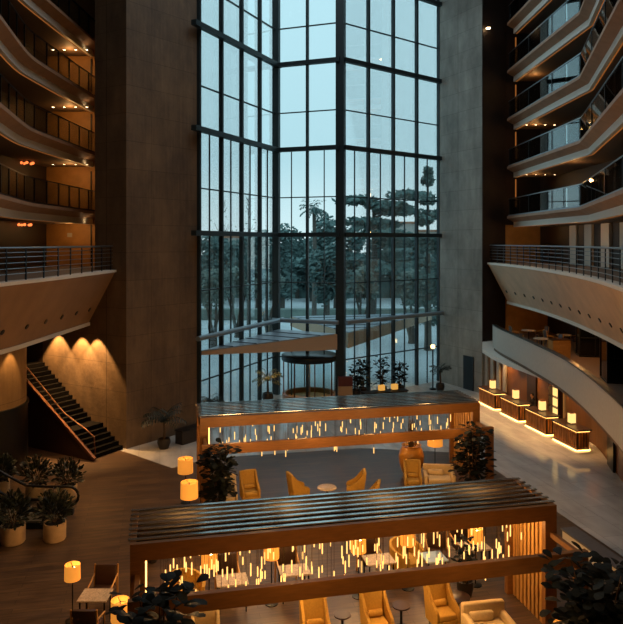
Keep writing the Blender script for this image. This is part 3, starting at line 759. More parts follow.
def tub_chair(label, loc, rz):
    t = thing('tub_chair', label, 'armchair', loc, rz, 'rounded tub chairs')
    obj('seat', lathe(B(), [(.3, .2), (.36, .24), (.36, .4), (.3, .45), (0.001, .46)], 24), M['must'], t, smooth=True)
    bm = B(); n = 18; rings = []
    for k in range(n + 1):
        a = -.25 * PI + 1.5 * PI * k / n; h = .62 + .22 * math.sin(PI * k / n)
        c, s = math.cos(a), math.sin(a)
        rings.append([bm.verts.new((r * c, r * s, z)) for r, z in ((.37, .2), (.45, .2), (.5, h), (.42, h))])
    for k in range(n):
        for j in range(4): bm.faces.new((rings[k][j], rings[k][(j + 1) % 4], rings[k + 1][(j + 1) % 4], rings[k + 1][j]))
    bm.faces.new(rings[0][::-1]); bm.faces.new(rings[-1]); obj('curved_back', bm, M['must'], t, smooth=True)
    for a in range(4): 
        x, y = .26 * math.cos(a * PI / 2 + .78), .26 * math.sin(a * PI / 2 + .78); obj('leg', cyl(B(), (x, y, 0), (x, y, .21), .018, .025, 8), M['bark'], t)
    return t

def floor_lamp(label, loc, zc, r=.24, h=.34, group='drum shade floor lamps'):
    t = thing('floor_lamp', label, 'lamp', loc, 0, group)
    obj('base', lathe(B(), [(.17, 0), (.17, .02), (.03, .04)], 24), M['black'], t, smooth=True)
    obj('pole', cyl(B(), (0, 0, .03), (0, 0, zc + h / 2 - .02), .014, seg=8), M['black'], t)
    bm = B(); lathe(bm, [(r, zc - h / 2), (r * .97, zc + h / 2), (r * .94, zc + h / 2), (r * .97, zc - h / 2), (r, zc - h / 2)], 32, caps=False)
    sh = obj('lamp_shade', bm, M['shade'], t, smooth=True)
    bm = B()
    for a in range(3): cyl(bm, (0, 0, zc + h / 2 - .05), (r * .95 * math.cos(a * 2.1), r * .95 * math.sin(a * 2.1), zc + h / 2 - .02), .006, seg=5)
    obj('spider', bm, M['black'], sh)
    bm = B(); bmesh.ops.create_uvsphere(bm, u_segments=12, v_segments=8, radius=.05, matrix=Matrix.Translation((.05, 0, zc + .06))); obj('bulb', bm, M['bulb'], sh, smooth=True)
    return t

def square_table(label, loc, rz, w=.75, d=.7, h=.72, mat=None, group='stone topped cafe tables'):
    t = thing('cafe_table', label, 'table', loc, rz, group)
    obj('table_top', bx(B(), (0, 0, h - .02), (w, d, .04), bev=.008), mat or M['stone_top'], t)
    for x in (-1, 1):
        for y in (-1, 1): obj('leg', cyl(B(), (x * (w / 2 - .06), y * (d / 2 - .06), 0), (x * (w / 2 - .06), y * (d / 2 - .06), h - .04), .018, .022, 8), M['black'], t)
    return t

def leaf(bm, p, d, n, L, w, bend=.25):
    d = d.normalized(); s = d.cross(n)
    if s.length < 1e-3: s = Vector((1, 0, 0))
    s.normalize(); n = s.cross(d).normalized()
    prof = [(0, .08), (.3, .6), (.62, 1.0), (.86, .75), (1, .1)]
    L_, R_ = [], []
    for t_, k in prof:
        c = p + d * (L * t_) - n * (bend * L * t_ * t_)
        L_.append(bm.verts.new(c + s * (w * k / 2) + n * (.05 * w))); R_.append(bm.verts.new(c - s * (w * k / 2) + n * (.05 * w)))
    for i in range(len(prof) - 1): bm.faces.new((L_[i], R_[i], R_[i + 1], L_[i + 1]))

def fig(label, loc, H, spread, n, lsize, seed, potr=.3, poth=.5, potmat=None, name='potted_fig', stems=4, z0=.7):
    rr = random.Random(seed)
    t = thing(name, label, 'plant', loc, 0, 'potted leafy plants' if False else None)
    pot = obj('pot', lathe(B(), [(potr * .75, 0), (potr, poth * .55), (potr * .97, poth), (potr * .86, poth), (potr * .84, poth - .06)], 24), potmat or M['pot_dark'], t, smooth=True)
    obj('soil', lathe(B(), [(potr * .85, poth - .08), (potr * .84, poth - .05)], 20), M['soil'], pot)
    bm = B(); bl = B()
    for k in range(stems):
        a = 2 * PI * k / stems + rr.uniform(-.4, .4); q = spread * rr.uniform(.25, .6); h = H * rr.uniform(.8, .96)
        pts = [Vector((.05 * math.cos(a), .05 * math.sin(a), poth - .07)), Vector((q * .4 * math.cos(a), q * .4 * math.sin(a), poth + (h - poth) * .45)), Vector((q * math.cos(a), q * math.sin(a), h))]
        tube(bm, pts, [.028, .02, .01], 6)
        m = n // stems
        for i in range(m):
            f = rr.uniform((z0 - poth) / (h - poth) if h > poth else 0, 1.0); f = max(.02, f)
            b = pts[0].lerp(pts[1], f / .5) if f < .5 else pts[1].lerp(pts[2], (f - .5) / .5)
            az = rr.uniform(0, 2 * PI); out = spread * rr.uniform(.1, .62) * (1.15 - .5 * f)
            p = b + Vector((math.cos(az) * out, math.sin(az) * out, rr.uniform(-.1, .15)))
            d = Vector((math.cos(az), math.sin(az), rr.uniform(-.3, .9)))
            leaf(bl, p, d, Vector((rr.uniform(-.4, .4), rr.uniform(-.4, .4), 1)), lsize * rr.uniform(.7, 1.15), lsize * .68 * rr.uniform(.8, 1.1))
    obj('stem', bm, M['bark'], t, smooth=True)
    obj('foliage', bl, M['leaf'] if name == 'potted_fig' else M['leaf2'], t)
    return t

def palm(label, loc, H, n, L, potr, poth, leafmat, potmat, seed, name='potted_palm'):
    rr = random.Random(seed); t = thing(name, label, 'plant', loc)
    pot = obj('pot', lathe(B(), [(potr * .7, 0), (potr, poth * .6), (potr * .9, poth), (potr * .8, poth), (potr * .78, poth - .05)], 24), potmat, t, smooth=True)
    obj('soil', lathe(B(), [(potr * .79, poth - .08), (potr * .78, poth - .04)], 20), M['soil'], pot)
    tr = B(); bl = B(); c = Vector((0, 0, H * .55))
    tube(tr, [(0, 0, poth - .06), (.03, 0, H * .3), c], [.06, .045, .04], 8); obj('stem', tr, M['bark'], t, smooth=True)
    for k in range(n):
        az = 2 * PI * k / n + rr.uniform(-.2, .2); up = rr.uniform(.35, 1.25); prev = c.copy(); d = Vector((math.cos(az) * math.cos(up), math.sin(az) * math.cos(up), math.sin(up)))
        seg = 9
        for i in range(seg):
            nx = prev + d * (L / seg); d = (d + Vector((0, 0, -.17))).normalized()
            s = d.cross(Vector((0, 0, 1))).normalized()
            for sd in (-1, 1):
                leaf(bl, prev, (s * sd + d * .5 - Vector((0, 0, .25))), Vector((0, 0, 1)), L * .33 * (1 - abs(i - 4) / 9), .055, .3)
            cyl(bl, prev, nx, .01, seg=4); prev = nx
    obj('foliage', bl, leafmat, t); return t

def bush(label, loc, potr, poth, R_, seed):
    rr = random.Random(seed); t = thing('planter', label, 'plant', loc, 0, 'round planters around the escalator')
    pot = obj('pot', lathe(B(), [(potr * .92, 0), (potr, .05), (potr, poth), (potr * .9, poth), (potr * .9, poth - .08)], 28), M['pot_pale'], t, smooth=True)
    obj('soil', lathe(B(), [(potr * .91, poth - .1), (potr * .9, poth - .05)], 20), M['soil'], pot)
    bl = B()
    for i in range(420):
        v = Vector((rr.gauss(0, 1), rr.gauss(0, 1), rr.gauss(.2, 1))).normalized() * R_ * rr.uniform(.35, 1)
        p = Vector((v.x, v.y, poth + R_ * .75 + v.z))
        if p.z < poth + .02: p.z = poth + rr.uniform(.02, .3)
        leaf(bl, p, v + Vector((0, 0, .3)), Vector((rr.uniform(-1, 1), rr.uniform(-1, 1), .6)), .17, .07)
    bm = B()
    for k in range(5): tube(bm, [(0, 0, poth - .06), (R_ * .5 * math.cos(k * 1.3), R_ * .5 * math.sin(k * 1.3), poth + R_ * .8)], .014, 5)
    obj('stem', bm, M['bark'], t); obj('foliage', bl, M['leaf2'], t)
    return t

def at(px, py): p = floor_at(px, py); return (p.x, p.y, .012)
# far lounge group (under the far pergola)
armchair('mustard armchair facing camera just right of the left fig', at(250, 503), ANG + .1)
armchair('mustard armchair facing right, left of the round table', at(299, 502), ANG + PI / 2 + .15)
armchair('mustard armchair facing left, right of the round table', at(355, 500), ANG - PI / 2 - .25)
armchair('mustard armchair mostly hidden by roof, right of the round table pair', (1.95, 23.2, .012), ANG - PI / 2 - .4)
armchair('mustard armchair facing camera in front of the golden urn', at(413, 491), ANG - .25)
small_table('round_table', 'round pale table between two facing mustard armchairs', at(327, 503), .34, .55, M['stone_top'])
sofa('cream sofa beside the right fig under the far pergola', (4.75, 25.3, .012), ANG - .3, 1.15)
small_table('side_table', 'small pale side table beside armchair in front of the urn', (4.05, 24.3, .012), .25, .45, M['stone_top'])
armchair('cream armchair behind the left fig of the far pergola', (-2.9, 23.55, .012), ANG, M['cream'], group=None)
t = thing('urn', 'large golden urn holding tall dry stems beside armchair', 'urn', (3.95, 26.9, .0))
obj('vessel', lathe(B(), [(.26, 0), (.36, .12), (.48, .5), (.5, .8), (.42, 1.05), (.34, 1.14), (.4, 1.2), (.36, 1.2), (.3, 1.12)], 32), M['urn'], t, smooth=True)
bm = B()
for k in range(26):
    a = R.uniform(0, 2 * PI); q = R.uniform(0, .2); tube(bm, [(q * math.cos(a), q * math.sin(a), 1.0), (q * 1.3 * math.cos(a), q * 1.3 * math.sin(a), 1.7), (q * 2 * math.cos(a + .3), q * 2 * math.sin(a + .3), R.uniform(1.9, 2.5))], [.015, .012, .005], 5)
obj('dry_stem', bm, M['bark'], t)
floor_lamp('golden drum floor lamp between the urn and right fig', (4.85, 26.7, 0.012), 1.42, .3, .4)
floor_lamp('golden drum floor lamp left of the left fig, upper of two', (-4.45, 24.0, .012), 1.32, .27, .5)
floor_lamp('golden drum floor lamp just behind near pergola, lower of two', (-3.9, 21.7, .012), 1.3, .28, .5)
fig('dark leafy fig beside the right post of the far pergola', (5.85, 24.8, .012), 2.6, .85, 460, .27, 11)
fig('dark leafy fig beside the left post of the far pergola', (-3.15, 22.75, .012), 2.55, .75, 460, .27, 12)
fig('small dark potted plant behind the left end of near pergola', (-4.6, 19.6, .012), 1.15, .22, 60, .16, 13, .18, .3)
# near lounge, behind the near pergola
BT = [((-2.0, 17.1), 'first'), ((-.45, 17.6), 'second'), ((1.8, 18.2), 'third'), ((4.55, 19.0), 'fifth')]
wh = ['leftmost of the row behind the near pergola', 'second from left in the row behind the near pergola', 'third from left in the row behind the near pergola', 'near the right slat screen of the near pergola']
for i, ((x, y), nm) in enumerate(BT):
    square_table('stone topped cafe table, ' + wh[i], (x, y, .012), ANG, .78, .6)
    c = Vector((x, y)) + E2.xy * .62
    cafe_chair('brown leather chair behind the table ' + wh[i], (c.x - .05, c.y, .012), ANG, group='brown chairs of the near lounge')
square_table('table with painted blue window reflection on top between tub chair and right lamp', (3.3, 18.35, .012), ANG, .6, .6, .72, M['reflection_top'], None)
tub_chair('rounded mustard tub chair at left end behind the near pergola', (-3.15, 17.0, .012), ANG + .4)
tub_chair('rounded mustard tub chair left of the blue tinted table', (2.65, 18.9, .012), ANG + .6)
cafe_chair('brown leather chair behind the blue tinted table', (3.55, 19.2, .012), ANG - .3, group='brown chairs of the near lounge')
for (x, y, lab) in ((-2.53, 16.85, 'leftmost behind near pergola'), (-1.02, 17.3, 'left of the second cafe table'), (1.22, 17.65, 'left of the third cafe table'), (2.56, 18.06, 'in front of the right tub chair'), (4.4, 18.25, 'rightmost behind near pergola')):
    floor_lamp('golden drum floor lamp ' + lab, (x, y, .012), 1.35, .2, .36)
fig('dark potted plant behind the slat screen end of near pergola', (4.0, 17.7, .012), 1.5, .35, 90, .18, 14, .22, .4)
# below the near portal
armchair('mustard armchair facing camera under near pergola, left one of three', (.1, 15.35, .012), ANG, group='mustard armchairs in the lounge')
armchair('mustard armchair facing camera under near pergola, middle of three', (1.52, 15.75, .012), ANG + .05)
armchair('mustard armchair facing camera under near pergola, right one beside sofa', (3.12, 16.2, .012), ANG + .1)
sofa('cream sofa beside the slat screen of the near pergola', (4.05, 15.5, .012), ANG - .05, 1.05)
square_table('dark low table under the left part of near portal', (-1.55, 15.2, .012), ANG, .75, .6, .5, M['desk_dark'], None)
small_table('side_table', 'dark side table left of middle mustard armchair', (.72, 15.9, .012), .2, .5, M['desk_dark'])
small_table('side_table', 'dark side table right of middle mustard armchair', (2.15, 16.3, .012), .22, .5, M['desk_dark'])
small_table('side_table', 'dark round side table between right armchair and cream sofa', (3.6, 16.7, .012), .3, .5, M['desk_dark'])
armchair('cream armchair at left end under the near pergola', (-2.3, 14.85, .012), ANG, M['cream'], group=None)
# left foreground
floor_lamp('slim black floor lamp with drum shade at left foreground', (-5.8, 16.5, .012), 1.2, .19, .36)
floor_lamp('golden drum floor lamp beside the near left plant', (-4.15, 14.75, .012), 1.22, .2, .44)
square_table('stone topped table beside the slim left floor lamp', (-5.2, 16.35, .012), .0, .7, .6)
cafe_chair('brown chair behind the stone table at left foreground', (-5.25, 17.1, .012), .0, group='brown chairs of the near lounge')
cafe_chair('brown chair in front of the stone table at left foreground', (-5.1, 15.55, .012), PI, group='brown chairs of the near lounge')
floor_lamp('drum floor lamp in front of the near right plant', (5.15, 13.75, .012), 1.25, .26, .4)
fig('large dark fig at bottom left before the near pergola post', (-2.75, 12.2, .012), 3.5, .85, 380, .29, 21, .35, .6)
fig('large dark fig at bottom right before the near pergola', (5.75, 13.5, .012), 3.25, 1.25, 760, .3, 22, .38, .6)
t = thing('stone_bench', 'long grey stone bench on marble beside near pergola', 'bench', (8.2, 19.5, .0), ANG)
obj('top', bx(B(), (0, 0, .42), (.5, 2.9, .06), bev=.01), M['stone'], t)
obj('body', bx(B(), (0, 0, .195), (.44, 2.8, .39)), M['white'], t)
# planters by the escalator
bush('planter with bushy shrub behind escalator end, right one of back pair', (-8.75, 24.4, .012), .33, .5, .5, 31)
bush('planter with bushy shrub behind escalator, left one of back pair', (-9.95, 24.5, .012), .33, .5, .52, 32)
bush('pale round planter in front of escalator, right one of front pair', (-7.95, 21.05, .012), .34, .55, .52, 33)
bush('pale round planter in front of escalator, left one of front pair', (-9.15, 20.85, .012), .36, .55, .55, 34)
bush('planter with bushy shrub beside the dark drum column', (-11.4, 24.9, .012), .33, .5, .5, 35)

# ------------------------------------------------------------------ entrance
palm('dark potted palm against the left concrete pylon', (-6.6, 30.4, 0), 2.3, 14, 1.15, .3, .45, M['leaf_palm'], M['pot_dark'], 41)
palm('small dark plant by glazing at left of the entrance', (-5.15, 34.9, 0), 1.9, 11, .8, .25, .4, M['leaf_palm'], M['pot_dark'], 42)
palm('olive palm in dark pot left of the revolving door', (-2.5, 38.9, 0), 2.5, 14, 1.0, .33, .6, M['leaf_warm'], M['pot_dark'], 43)
t = thing('planter_box', 'dark low planter trough by the left pylon palm', 'planter', (-5.55, 31.6, 0), .9)
obj('trough', bx(B(), (0, 0, .3), (1.6, .5, .6), bev=.02), M['pot_dark'], t); obj('rim', bx(B(), (0, 0, .62), (1.66, .56, .04)), M['rail_dark'], t)
# inner entrance canopy (wedge) between the two glass corners
def canopy(label, name, pts, ztop, zbot, mat_top, side):
    t = thing(name, label, 'canopy', (pts[0][0], pts[0][1], ztop[0]))
    bm = B(); a = [bm.verts.new((p[0], p[1], z)) for p, z in zip(pts, ztop)]; b = [bm.verts.new((p[0], p[1], z)) for p, z in zip(pts, zbot)]
    n = len(pts)
    for i in range(n): bm.faces.new((a[i], a[(i + 1) % n], b[(i + 1) % n], b[i]))
    bm.faces.new(a); bm.faces.new(b[::-1]); obj('edge_box', bm, M['canopy_edge'], t, world=True)
    bm = B(); c = Vector((sum(p[0] for p in pts) / n, sum(p[1] for p in pts) / n))
    a = [bm.verts.new((p[0] + (c.x - p[0]) * .02, p[1] + (c.y - p[1]) * .02, z + .012)) for p, z in zip(pts, ztop)]; b = [bm.verts.new((p[0] + (c.x - p[0]) * .02, p[1] + (c.y - p[1]) * .02, z + .05)) for p, z in zip(pts, ztop)]
    for i in range(n): bm.faces.new((a[i], a[(i + 1) % n], b[(i + 1) % n], b[i]))
    bm.faces.new(a[::-1]); bm.faces.new(b); obj('roof_sheet', bm, mat_top, t, world=True)
    bm = B()
    p0, p1, p2 = [Vector((p[0], p[1], z + .06)) for p, z in zip(pts[:3], ztop[:3])]
    for f in (.14, .3, .46, .62, .78):
        q0 = p0.lerp(p1, f); q1 = p0.lerp(p2, f) if side else p2.lerp(p1, f)
        cyl(bm, p1.lerp(p0, f), p1.lerp(p2, f) if False else p2.lerp(p0, f), .025, seg=6)
    obj('roof_seam', bm, M['frame'], t, world=True)
    return t
canopy('beige edged wedge canopy over the revolving door inside the glass', 'entrance_canopy', [(-5.62, 33.8), (-1.95, 40.85), (1.5, 39.6)], (3.75, 3.95, 3.85), (3.6, 3.1, 2.95), M['canopy_roof'], 1)
canopy('beige edged canopy outside the right glazing', 'outdoor_canopy', [(2.2, 40.8), (8.9, 50.3), (-1.5, 48)], (3.75, 3.95, 3.95), (2.85, 3.5, 3.3), M['canopy_roof'], 0)
# revolving door
c = Vector((-.12, 40.35)); 
t = thing('revolving_door', 'round revolving door with timber rim beneath the entrance canopy', 'door', (c.x, c.y, 0))
obj('base_ring', lathe(B(), [(1.45, .0), (1.62, .0), (1.62, .3), (1.45, .3), (1.45, 0)], 48, caps=False), M['perg'], t, smooth=True)
obj('mat', lathe(B(), [(1.44, .0), (1.44, .02)], 48), M['slat'], t)
obj('drum_canopy', lathe(B(), [(1.62, 2.25), (1.66, 2.3), (1.66, 2.55), (1.6, 2.6)], 48), M['rail_dark'], t, smooth=True)
for i in range(8):
    a = i * PI / 4 + .2; obj('frame_post', bx(B(), (1.55 * math.cos(a), 1.55 * math.sin(a), 1.28), (.06, .06, 1.95), a), M['copper'], t)
for i in range(3):
    a = i * 2 * PI / 3 + .5
    obj('wing', bx(B(), (.72 * math.cos(a), .72 * math.sin(a), 1.14), (1.4, .03, 2.2), a), M['rail_glass'], t)
obj('centre_post', cyl(B(), (0, 0, .02), (0, 0, 2.26), .05), M['rail_silver'], t)
t = thing('sign_stand', 'beige sign stand with dark red top beside the tall glazing column', 'sign', (1.9, 38.4, 0), .1)
obj('stand', bx(B(), (0, 0, .55), (.8, .3, 1.1), bev=.01), M['beige'], t); obj('red_panel', bx(B(), (0, 0, 1.37), (.82, .3, .52), bev=.01), M['red'], t, label='dark red top panel')
# long entrance counter with plants and lamps
t = thing('entrance_counter', 'long low dark counter with plants before the right glazing', 'counter', (4.3, 40.0, 0), .35)
obj('body', bx(B(), (0, 0, .22), (2.7, .6, .44)), M['pot_dark'], t); obj('top', bx(B(), (0, 0, .46), (2.8, .7, .05)), M['black'], t)
for i, (u, w) in enumerate(((-.2, 'left'), (.65, 'right'))):
    p = Vector((4.3, 40.0)) + Vector((math.cos(.35), math.sin(.35))) * u
    t = thing('lamp_box', 'small amber glowing box on the entrance counter, %s one' % w, 'lamp', (p.x, p.y, .485), .35, 'amber boxes on the entrance counter')
    obj('base', bx(B(), (0, 0, .02), (.36, .26, .04)), M['black'], t); obj('glowing_box', bx(B(), (0, 0, .19), (.34, .24, .3)), M['glow_box'], t)
for i, (u, v, h, lf) in enumerate(((-1.0, .1, 1.75, 'leaf'), (-.6, .55, 2.0, 'leaf'), (.25, .5, 2.1, 'leaf'), (1.0, .35, 1.9, 'warm'))):
    p = Vector((4.2, 40.25)) + Vector((math.cos(.35), math.sin(.35))) * (u * 1.5) + Vector((-math.sin(.35), math.cos(.35))) * (v + .3)
    fig('dark potted plant behind the entrance counter, %s' % ['leftmost of four', 'second from left of four', 'third from left of four', 'rightmost of four'][i], (p.x, p.y, 0), h + .3, .5, 130, .3, 50 + i, .28, .5)
t = thing('post_lamp', 'bright globe post lamp by the right concrete pylon', 'lamp', (7.6, 42.6, 0))
obj('base', lathe(B(), [(.22, 0), (.22, .06), (.06, .12)], 20), M['black'], t); obj('pole', cyl(B(), (0, 0, .1), (0, 0, 2.55), .045), M['black'], t)
bm = B(); bmesh.ops.create_uvsphere(bm, u_segments=16, v_segments=10, radius=.14, matrix=Matrix.Translation((0, 0, 2.68))); obj('globe', bm, M['globe'], t, smooth=True)
palm('dark potted plant beside the globe post lamp', (7.95, 42.0, 0), 2.3, 13, .8, .28, .5, M['leaf_palm'], M['pot_dark'], 61)

# ------------------------------------------------------------------ downlights
dlp = None
def downlight(p, label, grp):
    global dlp
    if dlp is None:
        dlp = thing('downlight', label, 'ceiling light', p, 0, grp)
        obj('trim_ring', lathe(B(), [(.06, -.02), (.09, -.02), (.09, 0), (.06, 0), (.06, -.02)], 16, caps=False), M['rail_dark'], dlp)
        obj('lens', lathe(B(), [(.065, -.015), (.065, 0)], 16), M['down'], dlp)
        return dlp
    return dup(dlp, p, 0, label, group=grp)
lvn = ['lowest', 'second lowest', 'second highest', 'topmost']
wn_ = ['leftmost', 'second from left', 'third from left', 'rightmost']
for k, z in enumerate(levels[:4]):
    for j in range(4):
        downlight((-13.3 + j * .58, 35.0, z - .62), '%s downlight in the %s upper left balcony soffit' % (wn_[j], lvn[k]), 'left balcony downlights')
for k, z in enumerate(levels[:3]):
    for j in range(4):
        downlight((12.75 + j * .55, 40.3, z - .62), '%s downlight in the %s right balcony soffit' % (wn_[j], ORD[k]), 'right balcony downlights')
for k, z, x, y in ((0, levels[0] - .62, -13.9, 33.0), (1, levels[1] - .62, -14.0, 33.5)):
    t = thing('ceiling_lamp', 'reddish ceiling lamp under the %s upper left balcony' % lvn[k], 'ceiling light', (x, y, z), 0, 'reddish ceiling lamps')
    obj('canopy_plate', lathe(B(), [(.12, -.03), (.12, 0)], 16), M['black'], t)
    for a in range(5):
        bm = B(); bmesh.ops.create_uvsphere(bm, u_segments=10, v_segments=6, radius=.07, matrix=Matrix.Translation((.28 * math.cos(a * 1.26), .28 * math.sin(a * 1.26), -.12))); obj('bulb', bm, M['downred'], t, smooth=True)
    bm = B()
    for a in range(5): cyl(bm, (0, 0, -.02), (.28 * math.cos(a * 1.26), .28 * math.sin(a * 1.26), -.1), .01, seg=5)
    obj('arms', bm, M['black'], t)
for (x, y, z, lab) in ((-9.3, 30.68, 21.6, 'small bright spotlight high on the left dark pylon face'), (10.75, 41.4, 22.2, 'small bright spotlight high on the right dark pylon face')):
    t = thing('wall_spotlight', lab, 'wall light', (x, y, z))
    obj('bracket', bx(B(), (0, .05, .1), (.08, .34, .08)), M['black'], t); obj('lens', bx(B(), (0, -.06, .03), (.22, .16, .06)), M['down'], t)
o = obj('wall_sign', bx(B(), (-12.9, 36.27, 9.6), (.25, .03, .22)), M['pale']); tag(o, 'small pale square plate on the ochre left gallery end wall', 'sign')
# corridor end door panel
for k, z in enumerate([7.95] + levels[:3]):
    o = obj('door_%d' % (4 + k), bx(B(), (-11.75, 36.27, z + 1.1), (.06, .05, 2.2)), M['black'], kind='structure')

# ------------------------------------------------------------------ outdoors
obj('ground', prism(B(), [(-160, 30), (160, 30), (160, 260), (-160, 260)], -0.6, -0.31), M['ground'], kind='structure')
def crown(bm, c, r, n, s, rr):
    for i in range(n):
        v = Vector((rr.gauss(0, 1), rr.gauss(0, 1), rr.gauss(0, 1))).normalized() * (rr.random() ** .45)
        p = Vector(c) + Vector((v.x * r[0], v.y * r[1], v.z * r[2]))
        a = Vector((rr.uniform(-1, 1), rr.uniform(-1, 1), rr.uniform(-.5, .5))).normalized(); b = a.orthogonal().normalized()
        q = s * rr.uniform(.6, 1.3)
        bm.faces.new([bm.verts.new(p + a * q), bm.verts.new(p + b * q * .6), bm.verts.new(p - a * q), bm.verts.new(p - b * q * .6)])
def tree(label, px, D, top, width, kind, seed):
    rr = random.Random(seed); x = (px - CX) * D / F; H = EYE + (HY - top) * D / F + .3
    w = width * D / F
    t = thing({'cedar': 'cedar_tree', 'palm': 'palm_tree', 'pine': 'conifer_tree', 'olive': 'olive_tree', 'bush': 'evergreen_tree', 'bare': 'bare_tree'}[kind], label, 'tree', (x, D, -.31), 0, 'trees beyond the glazing')
    bm = B(); bl = B(); s = D / F
    if kind == 'cedar':
        tube(bm, [(0, 0, 0), (.3, 0, H * .5), (.2, 0, H * .92)], [.5, .38, .15], 8)
        for k in range(13):
            f = rr.uniform(.4, 1); a = rr.uniform(0, 2 * PI); q = w / 2 * rr.uniform(.3, .95) * (1.1 - .35 * f)
            c = (q * math.cos(a), q * math.sin(a), H * f)
            tube(bm, [(.2, 0, H * f - .8), c], [.14, .05], 5)
            crown(bl, c, (w * .22, w * .22, H * .035), 330, s * 3.2, rr)
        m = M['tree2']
    elif kind == 'palm':
        tube(bm, [(0, 0, 0), (.1, 0, H * .5), (0, 0, H * .86)], [.3, .24, .2], 8)
        for k in range(30):
            a = rr.uniform(0, 2 * PI); up = rr.uniform(-.5, 1.2); d = Vector((math.cos(a) * math.cos(up), math.sin(a) * math.cos(up), math.sin(up))); p = Vector((0, 0, H * .86))
            for i in range(6):
                q = p + d * (w / 2 / 6 * 1.1); sd = d.cross(Vector((0, 0, 1))).normalized()
                for g in (-1, 1): leaf(bl, p, sd * g + d - Vector((0, 0, .3)), Vector((0, 0, 1)), w * .15, .18)
                p = q; d = (d + Vector((0, 0, -.22))).normalized()
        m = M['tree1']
    elif kind == 'pine':
        tube(bm, [(0, 0, 0), (0, 0, H * .98)], [.35, .06], 8)
        for k in range(12):
            f = .18 + .8 * k / 11 + rr.uniform(-.03, .03); r = w / 2 * (1.15 - f) * rr.uniform(.6, 1.35)
            for j in range(4):
                a = rr.uniform(0, 2 * PI); crown(bl, (r * .55 * math.cos(a), r * .55 * math.sin(a), H * f), (r * .6, r * .6, H * .03), 60, s * 2.6, rr)
        m = M['tree2']
    elif kind == 'olive':
        for k in range(4):
            a = k * 1.7 + rr.random(); tube(bm, [(.1 * k, 0, 0), (.4 * math.cos(a), .4 * math.sin(a), H * .3), (w * .3 * math.cos(a + .5), w * .3 * math.sin(a + .5), H * .62)], [.2, .15, .06], 6)
        for k in range(6): crown(bl, (rr.uniform(-.3, .3) * w, rr.uniform(-.3, .3) * w, H * rr.uniform(.6, .85)), (w * .26, w * .26, H * .14), 170, s * 2.2, rr)
        m = M['tree3']
    elif kind == 'bare':
        tube(bm, [(0, 0, 0), (0, 0, H * .5), (.1, 0, H)], [.15, .1, .02], 6)
        for k in range(26):
            f = rr.uniform(.3, .95); a = rr.uniform(0, 2 * PI); q = w / 2 * (1.1 - f)
            tube(bm, [(0, 0, H * f), (q * .6 * math.cos(a), q * .6 * math.sin(a), H * f + q * .5), (q * math.cos(a), q * math.sin(a), H * f + q * 1.3)], [.04, .03, .012], 5)
        crown(bl, (0, 0, H * .6), (w * .4, w * .4, H * .3), 60, s * 1.6, rr); m = M['tree3']
    else:
        tube(bm, [(0, 0, 0), (.2, 0, H * .6)], [.4, .2], 8)
        for k in range(10): crown(bl, (rr.uniform(-.33, .33) * w, rr.uniform(-.2, .2) * w, H * rr.uniform(.25, .85)), (w * .24, w * .24, H * .15), 260, s * 2.8, rr)
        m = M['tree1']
    obj('trunk', bm, M['treebark'], t, smooth=True); obj('crown', bl, m, t)
T = [('tall palm with ragged head left of the cedar', 314, 78, 190, 30, 'palm'), ('wide flat layered cedar right of the dark glazing column', 372, 82, 190, 110, 'cedar'),
     ('tall layered conifer at right edge of the glazing', 428, 60, 168, 56, 'pine'), ('thin bare tree at left edge of the glazing', 222, 70, 190, 40, 'bare'),
     ('dark evergreen behind the left glass corner', 282, 92, 214, 50, 'bush'), ('second bare tree left of the glass corner', 248, 74, 192, 34, 'bare'),
     ('dark evergreen left of the palm trunk', 258, 98, 226, 50, 'bush'), ('dark evergreen right of the palm trunk', 336, 96, 212, 55, 'bush'),
     ('dense dark evergreen below the cedar crown', 392, 116, 232, 52, 'bush'), ('bushy evergreen at left end beyond the glazing', 207, 92, 232, 50, 'bush'),
     ('bushy evergreen below the right conifer', 440, 92, 240, 44, 'bush'), ('twisted olive tree at left end of the forecourt', 212, 58, 262, 40, 'olive'),
     ('twisted olive tree second from left on the forecourt', 236, 68, 264, 34, 'olive'), ('olive tree left of the palm on the forecourt', 268, 66, 268, 36, 'olive'),
     ('pale olive tree right of the dark column on the forecourt', 362, 66, 262, 34, 'olive'), ('small olive tree at right end of the forecourt', 410, 64, 268, 36, 'olive'),
     ('rounded evergreen just right of the glass corner', 297, 116, 228, 42, 'bush'), ('rounded evergreen between the two bare trees', 232, 106, 236, 46, 'bush'),
     ('low evergreen filling the gap under the cedar', 358, 108, 244, 50, 'bush'), ('low evergreen right of the cedar trunk', 412, 110, 246, 44, 'bush'), ('low evergreen below the palm head', 312, 110, 250, 44, 'bush'),
     ('low evergreen behind the twisted olives', 250, 112, 252, 50, 'bush'),
     ('thick trunked tall evergreen behind the palm', 326, 70, 228, 34, 'bush')]
for i, (lab, px, D, top, w, kd) in enumerate(T): tree(lab, px, D, top, w, kd, 100 + i)
for i, (px, D, w, top, h, lab) in enumerate(((402, 190, 26, 222, 14, 'far pale house with reddish roof right of the cedar'), (240, 210, 50, 236, 9, 'far pale house behind the left evergreens'), (425, 200, 20, 230, 12, 'far pale house behind the right conifer'))):
    x = (px - CX) * D / F; H = EYE + (HY - top) * D / F; ww = w * D / F
    t = thing('house', lab, 'building', (x, D, -.31), 0, 'far houses beyond the trees')
    obj('wall', bx(B(), (0, 0, H / 2 + .1), (ww, 8, H - .8)), M['housewall'], t)
    bm = B(); prism(bm, [(-ww / 2 - .4, -4.4), (ww / 2 + .4, -4.4), (ww / 2 + .4, 4.4), (-ww / 2 - .4, 4.4)], H - .3, H + .3); obj('roof', bm, M['houseroof'], t)
    for k in range(4): obj('window', bx(B(), (-ww / 2 + ww * (k + .5) / 4, -4.02, H * .75), (ww * .1, .1, 1.3)), M['black_glass'], t)
